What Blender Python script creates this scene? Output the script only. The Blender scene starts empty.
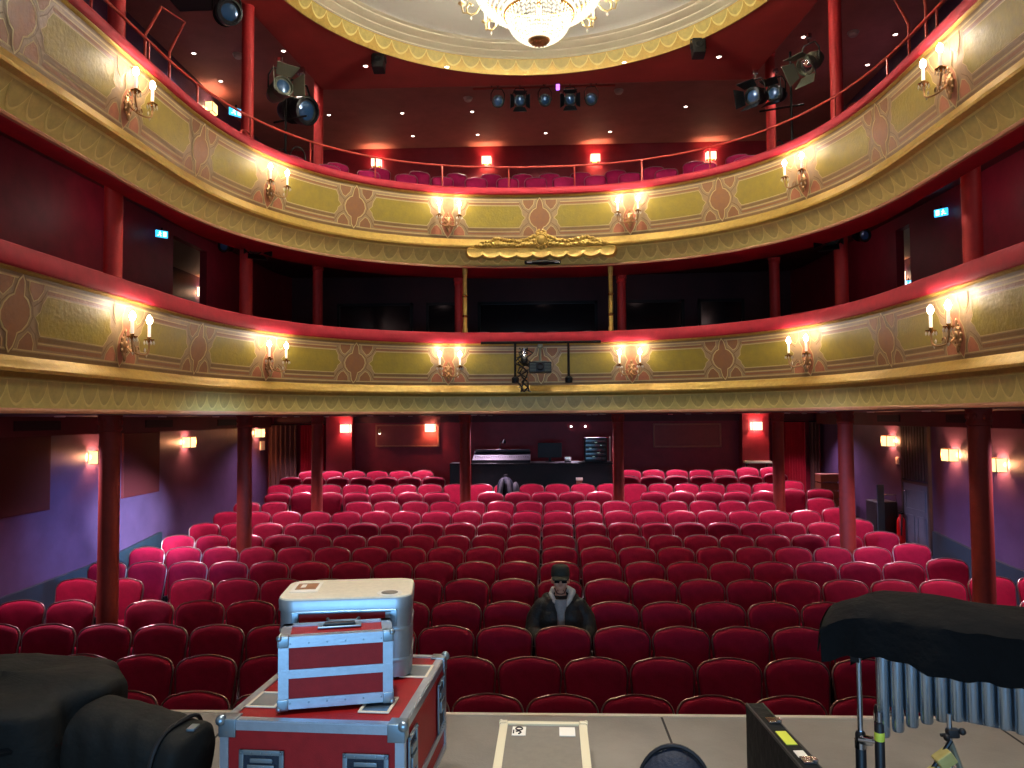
import bpy, bmesh, math, random
from mathutils import Vector, Matrix
R = math.radians
PI = math.pi
random.seed(7)
SC = bpy.context.scene
COL = SC.collection

# ------------------------------------------------------------------ helpers
def lin(c):
    def f(v):
        v /= 255.0
        return v / 12.92 if v <= 0.04045 else ((v + 0.055) / 1.055) ** 2.4
    return (f(c[0]), f(c[1]), f(c[2]), 1.0)

def mat(name, rgb, rough=0.5, metal=0.0, var=0.0, scale=8.0, bump=0.0, bscale=60.0, rgb2=None,
        sheen=0.0, sheen_tint=None, spec=0.5, emit=None, strength=0.0, coat=0.0, stretch=None):
    m = bpy.data.materials.new(name)
    m.use_nodes = True
    nt = m.node_tree
    b = nt.nodes['Principled BSDF']
    b.inputs['Base Color'].default_value = lin(rgb)
    b.inputs['Roughness'].default_value = rough
    b.inputs['Metallic'].default_value = metal
    b.inputs['Specular IOR Level'].default_value = spec
    if coat:
        b.inputs['Coat Weight'].default_value = coat
        b.inputs['Coat Roughness'].default_value = 0.25
    if sheen:
        b.inputs['Sheen Weight'].default_value = sheen
        b.inputs['Sheen Roughness'].default_value = 0.35
        b.inputs['Sheen Tint'].default_value = lin(sheen_tint or rgb)
    if emit:
        b.inputs['Emission Color'].default_value = lin(emit)
        b.inputs['Emission Strength'].default_value = strength
    if var or rgb2 or bump:
        tc = nt.nodes.new('ShaderNodeTexCoord')
        mp = nt.nodes.new('ShaderNodeMapping')
        if stretch:
            mp.inputs['Scale'].default_value = stretch
        nt.links.new(tc.outputs['Object'], mp.inputs['Vector'])
    if var or rgb2:
        n = nt.nodes.new('ShaderNodeTexNoise')
        n.inputs['Scale'].default_value = scale
        n.inputs['Detail'].default_value = 6
        n.inputs['Roughness'].default_value = 0.65
        nt.links.new(mp.outputs['Vector'], n.inputs['Vector'])
        r = nt.nodes.new('ShaderNodeValToRGB')
        r.color_ramp.elements[0].position = 0.32
        r.color_ramp.elements[1].position = 0.68
        c = lin(rgb)
        c2 = lin(rgb2) if rgb2 else None
        if c2:
            r.color_ramp.elements[0].color = c
            r.color_ramp.elements[1].color = c2
        else:
            r.color_ramp.elements[0].color = (c[0] * (1 - var), c[1] * (1 - var), c[2] * (1 - var), 1)
            r.color_ramp.elements[1].color = (min(1, c[0] * (1 + var)), min(1, c[1] * (1 + var)), min(1, c[2] * (1 + var)), 1)
        nt.links.new(n.outputs['Fac'], r.inputs['Fac'])
        nt.links.new(r.outputs['Color'], b.inputs['Base Color'])
    if bump:
        n2 = nt.nodes.new('ShaderNodeTexNoise')
        n2.inputs['Scale'].default_value = bscale
        n2.inputs['Detail'].default_value = 4
        nt.links.new(mp.outputs['Vector'], n2.inputs['Vector'])
        bp = nt.nodes.new('ShaderNodeBump')
        bp.inputs['Strength'].default_value = bump
        bp.inputs['Distance'].default_value = 0.02
        nt.links.new(n2.outputs['Fac'], bp.inputs['Height'])
        nt.links.new(bp.outputs['Normal'], b.inputs['Normal'])
    return m

def glow_mat(name, rgb, strength, clear=0.5):
    """A frosted lamp glass: gives light and lets the lamp inside shine through."""
    m = bpy.data.materials.new(name)
    m.use_nodes = True
    nt = m.node_tree
    nt.nodes.clear()
    o = nt.nodes.new('ShaderNodeOutputMaterial')
    e = nt.nodes.new('ShaderNodeEmission')
    e.inputs['Color'].default_value = lin(rgb)
    e.inputs['Strength'].default_value = strength
    t = nt.nodes.new('ShaderNodeBsdfTransparent')
    x = nt.nodes.new('ShaderNodeMixShader')
    x.inputs['Fac'].default_value = clear
    nt.links.new(e.outputs[0], x.inputs[1])
    nt.links.new(t.outputs[0], x.inputs[2])
    nt.links.new(x.outputs[0], o.inputs['Surface'])
    return m

class MB:
    def __init__(s):
        s.v = []; s.f = []; s.m = []
    def add(s, vs, fs, mi=0):
        b = len(s.v)
        s.v += [tuple(p) for p in vs]
        for f in fs:
            s.f.append([b + i for i in f]); s.m.append(mi)
    def xf(s, M, start=0):
        for i in range(start, len(s.v)):
            s.v[i] = tuple(M @ Vector(s.v[i]))
        return s
    def box(s, c, d, mi=0, M=None, bev=0.0):
        x, y, z = d[0] / 2, d[1] / 2, d[2] / 2
        if bev <= 0:
            vs = [(-x, -y, -z), (x, -y, -z), (x, y, -z), (-x, y, -z), (-x, -y, z), (x, -y, z), (x, y, z), (-x, y, z)]
            fs = [(0, 3, 2, 1), (4, 5, 6, 7), (0, 1, 5, 4), (1, 2, 6, 5), (2, 3, 7, 6), (3, 0, 4, 7)]
        else:
            bm = bmesh.new()
            bmesh.ops.create_cube(bm, size=1.0)
            for v in bm.verts:
                v.co = Vector((v.co.x * d[0], v.co.y * d[1], v.co.z * d[2]))
            bmesh.ops.bevel(bm, geom=bm.edges[:], offset=min(bev, min(d) * 0.45), segments=3, affect='EDGES', profile=0.6)
            bm.verts.index_update()
            vs = [tuple(v.co) for v in bm.verts]
            fs = [[v.index for v in f.verts] for f in bm.faces]
            bm.free()
        if M is None:
            vs = [(a[0] + c[0], a[1] + c[1], a[2] + c[2]) for a in vs]
        else:
            vs = [tuple(M @ Vector(a) + Vector(c)) for a in vs]
        s.add(vs, fs, mi)
    def loft(s, rings, mi=0, cap=True, closed=True):
        n = len(rings[0]); vs = []; fs = []
        for r in rings: vs += r
        for i in range(len(rings) - 1):
            for j in range(n if closed else n - 1):
                k = (j + 1) % n
                fs.append((i * n + j, i * n + k, (i + 1) * n + k, (i + 1) * n + j))
        if cap and closed:
            fs.append(tuple(range(n))[::-1])
            fs.append(tuple((len(rings) - 1) * n + j for j in range(n)))
        s.add(vs, fs, mi)
    def lathe(s, prof, c=(0, 0, 0), n=20, mi=0, cap=True, M=None):
        rings = []
        for r, z in prof:
            rings.append([(r * math.cos(2 * PI * j / n), r * math.sin(2 * PI * j / n), z) for j in range(n)])
        if M is not None:
            rings = [[tuple(M @ Vector(p) + Vector(c)) for p in r] for r in rings]
        else:
            rings = [[(p[0] + c[0], p[1] + c[1], p[2] + c[2]) for p in r] for r in rings]
        s.loft(rings, mi, cap)
    def tube(s, pts, r, n=8, mi=0, cap=True, closed=False):
        P = [Vector(p) for p in pts]
        rs = r if isinstance(r, (list, tuple)) else [r] * len(P)
        up = Vector((0, 0, 1)); rings = []; prev = None
        for i, p in enumerate(P):
            if closed:
                t = P[(i + 1) % len(P)] - P[i - 1]
            else:
                t = P[min(i + 1, len(P) - 1)] - P[max(i - 1, 0)]
            if t.length < 1e-9: t = Vector((0, 0, 1))
            t.normalize()
            if prev is None:
                a = up if abs(t.z) < 0.9 else Vector((1, 0, 0))
                x = t.cross(a).normalized()
            else:
                x = (prev - t * prev.dot(t))
                x = x.normalized() if x.length > 1e-6 else t.orthogonal().normalized()
            prev = x; y = t.cross(x)
            rings.append([tuple(p + (x * math.cos(2 * PI * j / n) + y * math.sin(2 * PI * j / n)) * rs[i]) for j in range(n)])
        if closed:
            rings.append(rings[0]); cap = False
        s.loft(rings, mi, cap)
    def cyl(s, a, b, r, r2=None, n=12, mi=0):
        s.tube([a, b], [r, r if r2 is None else r2], n, mi)
    def ball(s, c, r, mi=0, n=10, m=7, M=None):
        rr = (r, r, r) if not isinstance(r, (tuple, list)) else r
        rings = []
        for i in range(m + 1):
            a = -PI / 2 + PI * i / m
            q = max(math.cos(a), 0.02)
            ring = [Vector((rr[0] * q * math.cos(2 * PI * j / n), rr[1] * q * math.sin(2 * PI * j / n), rr[2] * math.sin(a))) for j in range(n)]
            rings.append([tuple((M @ p if M is not None else p) + Vector(c)) for p in ring])
        s.loft(rings, mi, True)
    def octa(s, c, r, h, mi=0):
        x, y, z = c
        s.add([(x + r, y, z), (x, y + r, z), (x - r, y, z), (x, y - r, z), (x, y, z + h), (x, y, z - h)],
              [(0, 1, 4), (1, 2, 4), (2, 3, 4), (3, 0, 4), (1, 0, 5), (2, 1, 5), (3, 2, 5), (0, 3, 5)], mi)
    def build(s, name, mats, parent=None, smooth=35, normals=True, loc=None, rot=None):
        me = bpy.data.meshes.new(name)
        me.from_pydata(s.v, [], s.f)
        if not isinstance(mats, (list, tuple)): mats = [mats]
        for m in mats: me.materials.append(m)
        me.polygons.foreach_set('material_index', s.m)
        if normals:
            bm = bmesh.new(); bm.from_mesh(me)
            bmesh.ops.recalc_face_normals(bm, faces=bm.faces[:])
            bm.to_mesh(me); bm.free()
        if smooth:
            me.polygons.foreach_set('use_smooth', [True] * len(me.polygons))
            me.set_sharp_from_angle(angle=R(smooth))
        me.update()
        o = bpy.data.objects.new(name, me); COL.objects.link(o)
        if parent is not None: o.parent = parent
        if loc is not None: o.location = loc
        if rot is not None: o.rotation_euler = rot
        return o

def empty(name, loc=(0, 0, 0), rz=0.0):
    o = bpy.data.objects.new(name, None); COL.objects.link(o)
    o.location = loc; o.rotation_euler = (0, 0, rz); o.empty_display_size = 0.1
    return o

def tag(o, label=None, cat=None, group=None, kind=None):
    if label: o['label'] = label
    if cat: o['category'] = cat
    if group: o['group'] = group
    if kind: o['kind'] = kind
    return o

def kids(o):
    return [c for c in bpy.data.objects if c.parent == o]

def tree(o):
    return (o, [(c, kids(c)) for c in kids(o)])

def dup(t, loc=None, rz=None, label=None, group=None):
    o, ch = t
    r = o.copy(); COL.objects.link(r)
    if loc is not None: r.location = loc
    if rz is not None: r.rotation_euler = (0, 0, rz)
    if label: r['label'] = label
    if group: r['group'] = group
    for c, gs in ch:
        d = c.copy(); COL.objects.link(d); d.parent = r
        for g in gs:
            e = g.copy(); COL.objects.link(e); e.parent = d
    return r

ORD = ['zeroth', 'first', 'second', 'third', 'fourth', 'fifth', 'sixth', 'seventh', 'eighth', 'ninth', 'tenth', 'eleventh',
       'twelfth', 'thirteenth', 'fourteenth', 'fifteenth', 'sixteenth', 'seventeenth', 'eighteenth', 'nineteenth', 'twentieth']

# ------------------------------------------------------------------ materials
M = {}
M['velvet'] = mat('velvet', (146, 6, 42), 0.78, var=0.25, scale=5, bump=0.10, bscale=90, sheen=0.45, sheen_tint=(250, 70, 135), spec=0.2)
M['gallery_velvet'] = mat('gallery_velvet', (158, 18, 78), 0.75, var=0.25, scale=6, sheen=0.4, sheen_tint=(230, 80, 140), spec=0.2)
M['seat_trim'] = mat('seat_trim', (150, 120, 112), 0.32, 0.85)
M['seat_shell'] = mat('seat_shell', (38, 10, 12), 0.5)
M['dark_iron'] = mat('dark_iron', (18, 16, 17), 0.45, 0.4)
M['red_wall'] = mat('red_wall', (138, 24, 42), 0.48, var=0.16, scale=3, bump=0.12, bscale=120)
M['side_wall'] = mat('side_wall', (80, 60, 90), 0.42, var=0.16, scale=3, bump=0.15, bscale=140)
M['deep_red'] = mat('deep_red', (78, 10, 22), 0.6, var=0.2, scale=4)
M['panel_red'] = mat('panel_red', (74, 3, 8), 0.8, var=0.1, scale=20, bump=0.2, bscale=300)
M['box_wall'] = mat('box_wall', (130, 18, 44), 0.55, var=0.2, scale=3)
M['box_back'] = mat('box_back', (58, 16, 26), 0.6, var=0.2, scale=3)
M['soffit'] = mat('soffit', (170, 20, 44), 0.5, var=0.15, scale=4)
M['gallery_ceiling'] = mat('gallery_ceiling', (176, 112, 104), 0.7, var=0.12, scale=2)
M['main_ceiling'] = mat('main_ceiling', (166, 52, 48), 0.62, var=0.14, scale=1.5)
M['floor'] = mat('floor', (40, 12, 16), 0.7, var=0.25, scale=10)
M['column_red'] = mat('column_red', (136, 34, 18), 0.7, var=0.14, scale=6, bump=0.06, bscale=40)
M['column_red_lit'] = mat('column_red_lit', (196, 48, 48), 0.55, var=0.12, scale=6)  # column red made brighter, light on the upper columns put into the colour
M['rail_red'] = mat('rail_red', (180, 26, 46), 0.72, var=0.16, scale=7, sheen=0.3, sheen_tint=(255, 120, 130))
M['tube_red'] = mat('tube_red', (190, 72, 60), 0.35, 0.2)
M['ground_paint'] = mat('ground_paint', (184, 152, 106), 0.40, rgb2=(162, 138, 108), scale=9, bump=0.16, bscale=26)
M['olive_paint'] = mat('olive_paint', (172, 150, 54), 0.42, rgb2=(154, 136, 60), scale=10, bump=0.22, bscale=30)
M['brown_paint'] = mat('brown_paint', (164, 112, 66), 0.44, rgb2=(150, 104, 74), scale=12, bump=0.14, bscale=30)
M['salmon_paint'] = mat('salmon_paint', (204, 132, 92), 0.44, rgb2=(186, 114, 82), scale=12, bump=0.14, bscale=30)
M['umber_paint'] = mat('umber_paint', (134, 104, 62), 0.45, var=0.15, scale=14)
M['cream_paint'] = mat('cream_paint', (218, 196, 136), 0.42, var=0.08, scale=20)
M['gilding'] = mat('gilding', (206, 172, 84), 0.42, 0.35, rgb2=(182, 150, 74), scale=16, bump=0.2, bscale=70)
M['frieze_paint'] = mat('frieze_paint', (214, 198, 116), 0.45, var=0.12, scale=12)
M['scale_paint'] = mat('scale_paint', (190, 172, 98), 0.45, var=0.16, scale=14)
M['scale_line'] = mat('scale_line', (228, 212, 132), 0.42, var=0.08, scale=14)
M['pink_lip'] = mat('pink_lip', (204, 146, 110), 0.45, var=0.08, scale=10)
M['plaster'] = mat('plaster', (208, 200, 170), 0.6, var=0.03, scale=3)
M['dome_white'] = mat('dome_white', (188, 186, 172), 0.7, var=0.03, scale=1.2)
M['brass'] = mat('brass', (196, 150, 78), 0.25, 0.9)
M['old_brass'] = mat('old_brass', (176, 138, 96), 0.35, 0.8)
M['candle'] = mat('candle', (246, 236, 220), 0.5, emit=(255, 232, 205), strength=0.6)
M['flame'] = mat('flame', (255, 250, 240), 0.3, emit=(255, 226, 190), strength=40)
M['crystal'] = glow_mat('crystal', (255, 244, 214), 1.7, 0.30)
M['clear_drop'] = mat('clear_drop', (240, 232, 214), 0.08, 0.0, spec=0.9)
M['lamp_glass'] = glow_mat('lamp_glass', (255, 226, 150), 2.3, 0.45)
M['lamp_glass_bright'] = glow_mat('lamp_glass_bright', (255, 240, 206), 2.6, 0.4)
M['spot_lens'] = mat('spot_lens', (255, 250, 240), 0.3, emit=(255, 246, 236), strength=9)
M['black_metal'] = mat('black_metal', (14, 14, 16), 0.42, 0.5)
M['black_plastic'] = mat('black_plastic', (16, 16, 18), 0.5)
M['black_cloth'] = mat('black_cloth', (9, 9, 9), 0.9, var=0.35, scale=5, bump=0.5, bscale=22, spec=0.2)
M['bag_cloth'] = mat('bag_cloth', (13, 14, 11), 0.75, spec=0.25, var=0.3, scale=5, bump=0.35, bscale=18)
M['chrome'] = mat('chrome', (200, 202, 205), 0.18, 1.0)
M['aluminium'] = mat('aluminium', (178, 192, 204), 0.36, 0.92, var=0.06, scale=30, bump=0.05, bscale=120)
M['case_red'] = mat('case_red', (150, 20, 20), 0.5, spec=0.25, var=0.12, scale=20, bump=0.1, bscale=260)
M['zinc'] = mat('zinc', (140, 158, 168), 0.34, 0.9)
M['dull_silver'] = mat('dull_silver', (168, 182, 190), 0.45, 0.9, var=0.08, scale=8)
M['cream_top'] = mat('cream_top', (226, 216, 190), 0.4, var=0.08, scale=40, bump=0.1, bscale=200)
M['stage'] = mat('stage', (128, 122, 112), 0.62, var=0.14, scale=2.2, bump=0.08, bscale=80)
M['stage_edge'] = mat('stage_edge', (206, 192, 172), 0.4, 0.3)
M['seam'] = mat('seam', (30, 27, 25), 0.8)
M['grey_lid'] = mat('grey_lid', (116, 110, 98), 0.5, var=0.08, scale=30)
M['cream_edge'] = mat('cream_edge', (222, 212, 178), 0.4)
M['label_white'] = mat('label_white', (236, 230, 216), 0.6)
M['label_yellow'] = mat('label_yellow', (214, 222, 70), 0.6)
M['ink'] = mat('ink', (28, 26, 26), 0.7)
M['resonator'] = mat('resonator', (176, 194, 208), 0.26, 0.9)
M['resonator_back'] = mat('resonator_back', (84, 92, 100), 0.4, 0.6)
M['navy_cloth'] = mat('navy_cloth', (22, 28, 42), 0.7, var=0.3, scale=10, bump=0.3, bscale=60)
M['wood_yellow'] = mat('wood_yellow', (176, 160, 92), 0.5, var=0.15, scale=20)
M['skin'] = mat('skin', (214, 150, 120), 0.5, var=0.06, scale=20)
M['beard'] = mat('beard', (112, 66, 50), 0.8, var=0.3, scale=60)
M['coat'] = mat('coat', (20, 22, 20), 0.6, var=0.3, scale=12, bump=0.5, bscale=26)
M['hoodie'] = mat('hoodie', (150, 150, 148), 0.85, var=0.12, scale=30)
M['fleece'] = mat('fleece', (206, 198, 186), 0.9, var=0.12, scale=40, bump=0.4, bscale=80)
M['cap_cloth'] = mat('cap_cloth', (44, 46, 36), 0.8, var=0.2, scale=30)
M['dark_glass'] = mat('dark_glass', (8, 9, 12), 0.12, spec=0.8)
M['jeans'] = mat('jeans', (26, 28, 36), 0.8, var=0.2, scale=20)
M['grey_cloth'] = mat('grey_cloth', (70, 72, 74), 0.7, var=0.3, scale=14)
M['exit_blue'] = mat('exit_blue', (60, 190, 240), 0.4, emit=(60, 190, 255), strength=1.6)
M['exit_white'] = mat('exit_white', (235, 250, 255), 0.4, emit=(225, 245, 255), strength=2.0)
M['curtain'] = mat('curtain', (172, 8, 38), 0.8, var=0.15, scale=6, sheen=0.3, sheen_tint=(220, 60, 80))
M['curtain_brown'] = mat('curtain_brown', (96, 62, 56), 0.7, var=0.1, scale=6)
M['door_grey'] = mat('door_grey', (92, 98, 108), 0.45, var=0.1, scale=6)
M['door_slat'] = mat('door_slat', (66, 54, 46), 0.5, var=0.1, scale=6)
M['teal'] = mat('teal', (30, 50, 60), 0.55, var=0.1, scale=5)
M['band_brown'] = mat('band_brown', (84, 26, 28), 0.6, var=0.15, scale=4)
M['grille'] = mat('grille', (16, 10, 10), 0.7)
M['framed_board'] = mat('framed_board', (142, 52, 44), 0.38, var=0.1, scale=5)
M['board_edge'] = mat('board_edge', (168, 96, 72), 0.4, var=0.1, scale=8)
M['desk_black'] = mat('desk_black', (15, 13, 15), 0.6)
M['mixer_grey'] = mat('mixer_grey', (40, 42, 48), 0.7, 0.0)
M['screen_dark'] = mat('screen_dark', (20, 24, 28), 0.2)
M['led'] = mat('led', (220, 240, 220), 0.4, emit=(200, 240, 220), strength=0.3)
M['wood_brown'] = mat('wood_brown', (112, 58, 36), 0.5, var=0.15, scale=10)
M['fire_red'] = mat('fire_red', (186, 16, 18), 0.3)
M['lens_blue'] = mat('lens_blue', (40, 84, 130), 0.15, 0.3, spec=0.9)
M['lamp_body'] = mat('lamp_body', (34, 36, 38), 0.42, 0.5)
M['lamp_grey'] = mat('lamp_grey', (110, 112, 96), 0.45, 0.4)
M['cable'] = mat('cable', (20, 18, 18), 0.6)
M['detector'] = mat('detector', (212, 190, 180), 0.5)
M['dark_window'] = mat('dark_window', (22, 16, 20), 0.16, spec=0.5)
M['pale_wall'] = mat('pale_wall', (186, 160, 146), 0.6, var=0.06, scale=4)

# ------------------------------------------------------------------ plan of the house
X0 = -0.12                      # axis of the house
WL, WR, WB = -6.95, 6.75, 19.2  # side walls and back wall
STAGE = 1.29
ROWY = [5.52, 6.24, 7.00, 7.80, 8.72, 9.68, 10.62, 11.54, 12.42, 13.28, 14.10, 14.92, 15.80, 16.65, 17.50]
ROWZ = [0.99, 1.027, 1.067, 1.095, 1.125, 1.14, 1.165, 1.19, 1.25, 1.331, 1.412, 1.498, 1.579, 1.67, 1.74]
SEATH = 0.95
def floor_z(y):
    if y <= ROWY[0]: return ROWZ[0] - SEATH
    for i in range(len(ROWY) - 1):
        if y <= ROWY[i + 1]:
            t = (y - ROWY[i]) / (ROWY[i + 1] - ROWY[i])
            return ROWZ[i] + t * (ROWZ[i + 1] - ROWZ[i]) - SEATH
    return ROWZ[-1] - SEATH

# horseshoe curve of the balcony fronts, by arc length (u = 0 at the middle, negative towards the left)
def half_width(y, a=3.86, y0=7.9, b=4.03, n=2.35):
    if y < y0: return a
    t = min(1.0, (y - y0) / b)
    return a * max(0.0, 1 - t ** n) ** (1 / n)
_pts = []
for i in range(61):
    x = 3.2 * i / 60
    _pts.append((x, 7.9 + 4.03 * (1 - (x / 3.86) ** 2.35) ** (1 / 2.35)))
ye = _pts[-1][1]
for i in range(1, 121):
    y = ye + (3.5 - ye) * i / 120
    _pts.append((half_width(y), y))
_L = [0.0]
for i in range(1, len(_pts)):
    _L.append(_L[-1] + math.hypot(_pts[i][0] - _pts[i - 1][0], _pts[i][1] - _pts[i - 1][1]))
UMAX = _L[-1]
def curve(u):
    s = abs(u); sg = 1 if u >= 0 else -1
    s = min(s, UMAX - 1e-6)
    lo = 0; hi = len(_L) - 1
    while hi - lo > 1:
        mid = (lo + hi) // 2
        if _L[mid] <= s: lo = mid
        else: hi = mid
    t = (s - _L[lo]) / (_L[hi] - _L[lo])
    return Vector((X0 + sg * (_pts[lo][0] + t * (_pts[hi][0] - _pts[lo][0])), _pts[lo][1] + t * (_pts[hi][1] - _pts[lo][1]), 0))
def normal(u):
    a = curve(u - 0.15); b = curve(u + 0.15)
    if abs(u) + 0.15 > UMAX:
        a = curve(u - 0.3 if u > 0 else -UMAX); b = curve(UMAX if u > 0 else u + 0.3)
    t = (b - a).normalized()
    return Vector((t.y, -t.x, 0)) * (1 if True else -1)
# n points into the hall (towards the stage at the middle)
def on(u, o, z):
    p = curve(u) + normal(u) * o
    return (p.x, p.y, z)
US = [-UMAX + 2 * UMAX * i / 220 for i in range(221)]

# ------------------------------------------------------------------ room shell
def structure(mb, name, m, **k):
    o = mb.build(name, m, **k); o['kind'] = 'structure'; return o

mb = MB()
prof = [(4.3, floor_z(5.0))] + [(y, floor_z(y)) for y in ROWY] + [(WB + 0.1, floor_z(20))]
vs = []
for y, z in prof: vs += [(WL - 0.1, y, z), (WR + 0.1, y, z)]
n = len(prof)
vs += [(WL - 0.1, WB + 0.1, -0.4), (WR + 0.1, WB + 0.1, -0.4), (WL - 0.1, 4.3, -0.4), (WR + 0.1, 4.3, -0.4)]
mb.add(vs, [(2 * i, 2 * i + 1, 2 * i + 3, 2 * i + 2) for i in range(n - 1)] + [(2 * n, 2 * n + 1, 2 * n + 3, 2 * n + 2)])
structure(mb, 'floor', M['floor'], smooth=0)

mb = MB(); mb.box((WL - 0.1, 11.5, 4.7), (0.2, 15.6, 10.4)); structure(mb, 'wall_left', M['side_wall'], smooth=0)
mb = MB(); mb.box((WR + 0.1, 11.5, 4.7), (0.2, 15.6, 10.4)); structure(mb, 'wall_right', M['side_wall'], smooth=0)
mb = MB(); mb.box(((WL + WR) / 2, WB + 0.1, 4.7), (14.2, 0.2, 10.4)); structure(mb, 'wall_back', M['red_wall'], smooth=0)

# lower wall ledge along both aisles, and the boxed band with grilles under the first balcony
def aisle_ledge(name, x, s):
    mb = MB()
    vs = []; ys = [4.4] + ROWY[:10] + [13.7]
    for y in ys:
        z0, z1 = floor_z(y) - 0.02, floor_z(y) + 0.5
        if y > 13.8: pass
        vs += [(x, y, z0), (x + s * 0.06, y, z0), (x + s * 0.06, y, z1), (x, y, z1)]
    fs = []
    for i in range(len(ys) - 1):
        for j in range(4):
            k = (j + 1) % 4
            fs.append((4 * i + j, 4 * i + k, 4 * i + 4 + k, 4 * i + 4 + j))
    e = 4 * (len(ys) - 1)
    fs += [(0, 1, 2, 3), (e, e + 1, e + 2, e + 3)]
    mb.add(vs, fs)
    structure(mb, name, M['teal'], smooth=0)
aisle_ledge('baseboard_left', WL, 1)
aisle_ledge('baseboard_right', WR, -1)
for nm, x, s in (('trim_1', WL, 1), ('trim_2', WR, -1)):
    mb = MB(); mb.box((x + s * 0.09, 11.6, 2.86), (0.18, 14.6, 0.26)); structure(mb, nm, M['band_brown'], smooth=0)
mb = MB(); mb.box((X0, WB - 0.06, 2.9), (13.3, 0.12, 0.16)); structure(mb, 'trim_3', M['band_brown'], smooth=0)

# rectangles mapped from the horseshoe outwards: floors and soffits of the balconies
def outward(u, xo=0.4, yb=WB + 0.3):
    p = curve(u)
    d = Vector((p.x - X0, max(0.0, p.y - 6.0) * 1.0, 0))
    hw = (WR - WL) / 2 + xo
    if d.y <= 0: return Vector((X0 + (hw if d.x > 0 else -hw), p.y, 0))
    t = min(hw / abs(d.x) if abs(d.x) > 1e-6 else 1e9, (yb - 6.0) / d.y)
    return Vector((X0 + d.x * t, 6.0 + d.y * t, 0))
def slab(mb, o_in, z_in, z_out, mi=0, thick=0.0):
    vs = []
    for u in US:
        a = on(u, o_in, z_in); b = outward(u)
        vs += [a, (b.x, b.y, z_out)]
    mb.add(vs, [(2 * i, 2 * i + 1, 2 * i + 3, 2 * i + 2) for i in range(len(US) - 1)], mi)

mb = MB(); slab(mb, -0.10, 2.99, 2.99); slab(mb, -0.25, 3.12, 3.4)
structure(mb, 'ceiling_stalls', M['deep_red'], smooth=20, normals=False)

# second level: soffit strip under the upper balcony, sloping ceiling behind it, inner walls, back wall
mb = MB()
vs = []
for u in US:
    k = max(0.0, min(1.0, (curve(u).y - 8.5) / 3.4))
    a = on(u, -0.20, 5.312); b = on(u, -0.45 - 0.70 * k, 5.312); c = on(u, -0.45 - 0.70 * k, 5.62)
    e = outward(u)
    vs += [a, b, c, (e.x, e.y, 6.35)]
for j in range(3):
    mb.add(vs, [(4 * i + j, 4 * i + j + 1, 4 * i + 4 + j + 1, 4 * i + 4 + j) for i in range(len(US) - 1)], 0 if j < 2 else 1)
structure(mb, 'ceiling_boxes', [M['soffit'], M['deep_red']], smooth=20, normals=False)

def wall_with_gap(name, x, y0, y1, z0, z1, gy0, gy1, gz1, m, t=0.12):
    mb = MB()
    mb.box((x, (y0 + gy0) / 2, (z0 + z1) / 2), (t, gy0 - y0, z1 - z0))
    mb.box((x, (gy1 + y1) / 2, (z0 + z1) / 2), (t, y1 - gy1, z1 - z0))
    mb.box((x, (gy0 + gy1) / 2, (gz1 + z1) / 2), (t, gy1 - gy0, z1 - gz1))
    return structure(mb, name, m, smooth=0)
wall_with_gap('wall_box_left', -5.70, 4.4, 17.0, 3.1, 6.3, 11.45, 12.62, 5.76, M['box_wall'])
wall_with_gap('wall_box_right', 5.48, 4.4, 17.0, 3.1, 6.3, 11.5, 11.95, 5.76, M['box_wall'])
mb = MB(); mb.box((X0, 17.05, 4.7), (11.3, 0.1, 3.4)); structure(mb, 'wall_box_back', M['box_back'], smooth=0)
# corridor ceilings behind the box walls
for nm, x in (('ceiling_corridor_left', (WL - 5.7) / 2), ('ceiling_corridor_right', (WR + 5.48) / 2)):
    mb = MB(); mb.box((x, 13.0, 5.84), (1.2, 9.0, 0.06)); structure(mb, nm, M['pale_wall'], smooth=0)
# glazed control-room windows in the back wall of the boxes
k = 0
for x0, x1 in ((-4.6, -2.9), (-2.6, -1.75), (-1.45, 1.2), (1.6, 3.1), (3.4, 4.4)):
    k += 1
    t = empty('window_%d' % k, ((x0 + x1) / 2, 16.99, 4.75)); t['kind'] = 'structure'
    w = x1 - x0
    f = MB()
    for sx in (-1, 1): f.box((sx * (w / 2 - 0.03), -0.02, 0), (0.06, 0.06, 1.5))
    for sz in (-1, 1): f.box((0, -0.02, sz * 0.72), (w, 0.06, 0.06))
    f.build('window_frame', M['dark_iron'], t, smooth=0)
    p = MB(); p.box((0, -0.005, 0), (w - 0.1, 0.012, 1.4)); p.build('pane', M['dark_window'], t, smooth=0)

# gallery: floor slope, ceiling
mb = MB(); slab(mb, -0.2, 5.92, 5.92, 0); mb.v = []; mb.f = []; mb.m = []
vs = []
for u in US:
    e = outward(u)
    vs += [on(u, -0.15, 5.95), on(u, -1.0, 5.95), (e.x, e.y, 8.3)]
for j in range(2):
    mb.add(vs, [(3 * i + j, 3 * i + j + 1, 3 * i + 3 + j + 1, 3 * i + 3 + j) for i in range(len(US) - 1)])
structure(mb, 'floor_gallery', M['floor'], smooth=20, normals=False)
mb = MB(); mb.box(((WL + WR) / 2, 11.5, 9.9), (14.1, 15.6, 0.2)); g = structure(mb, 'ceiling_gallery', M['gallery_ceiling'], smooth=0)

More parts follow.
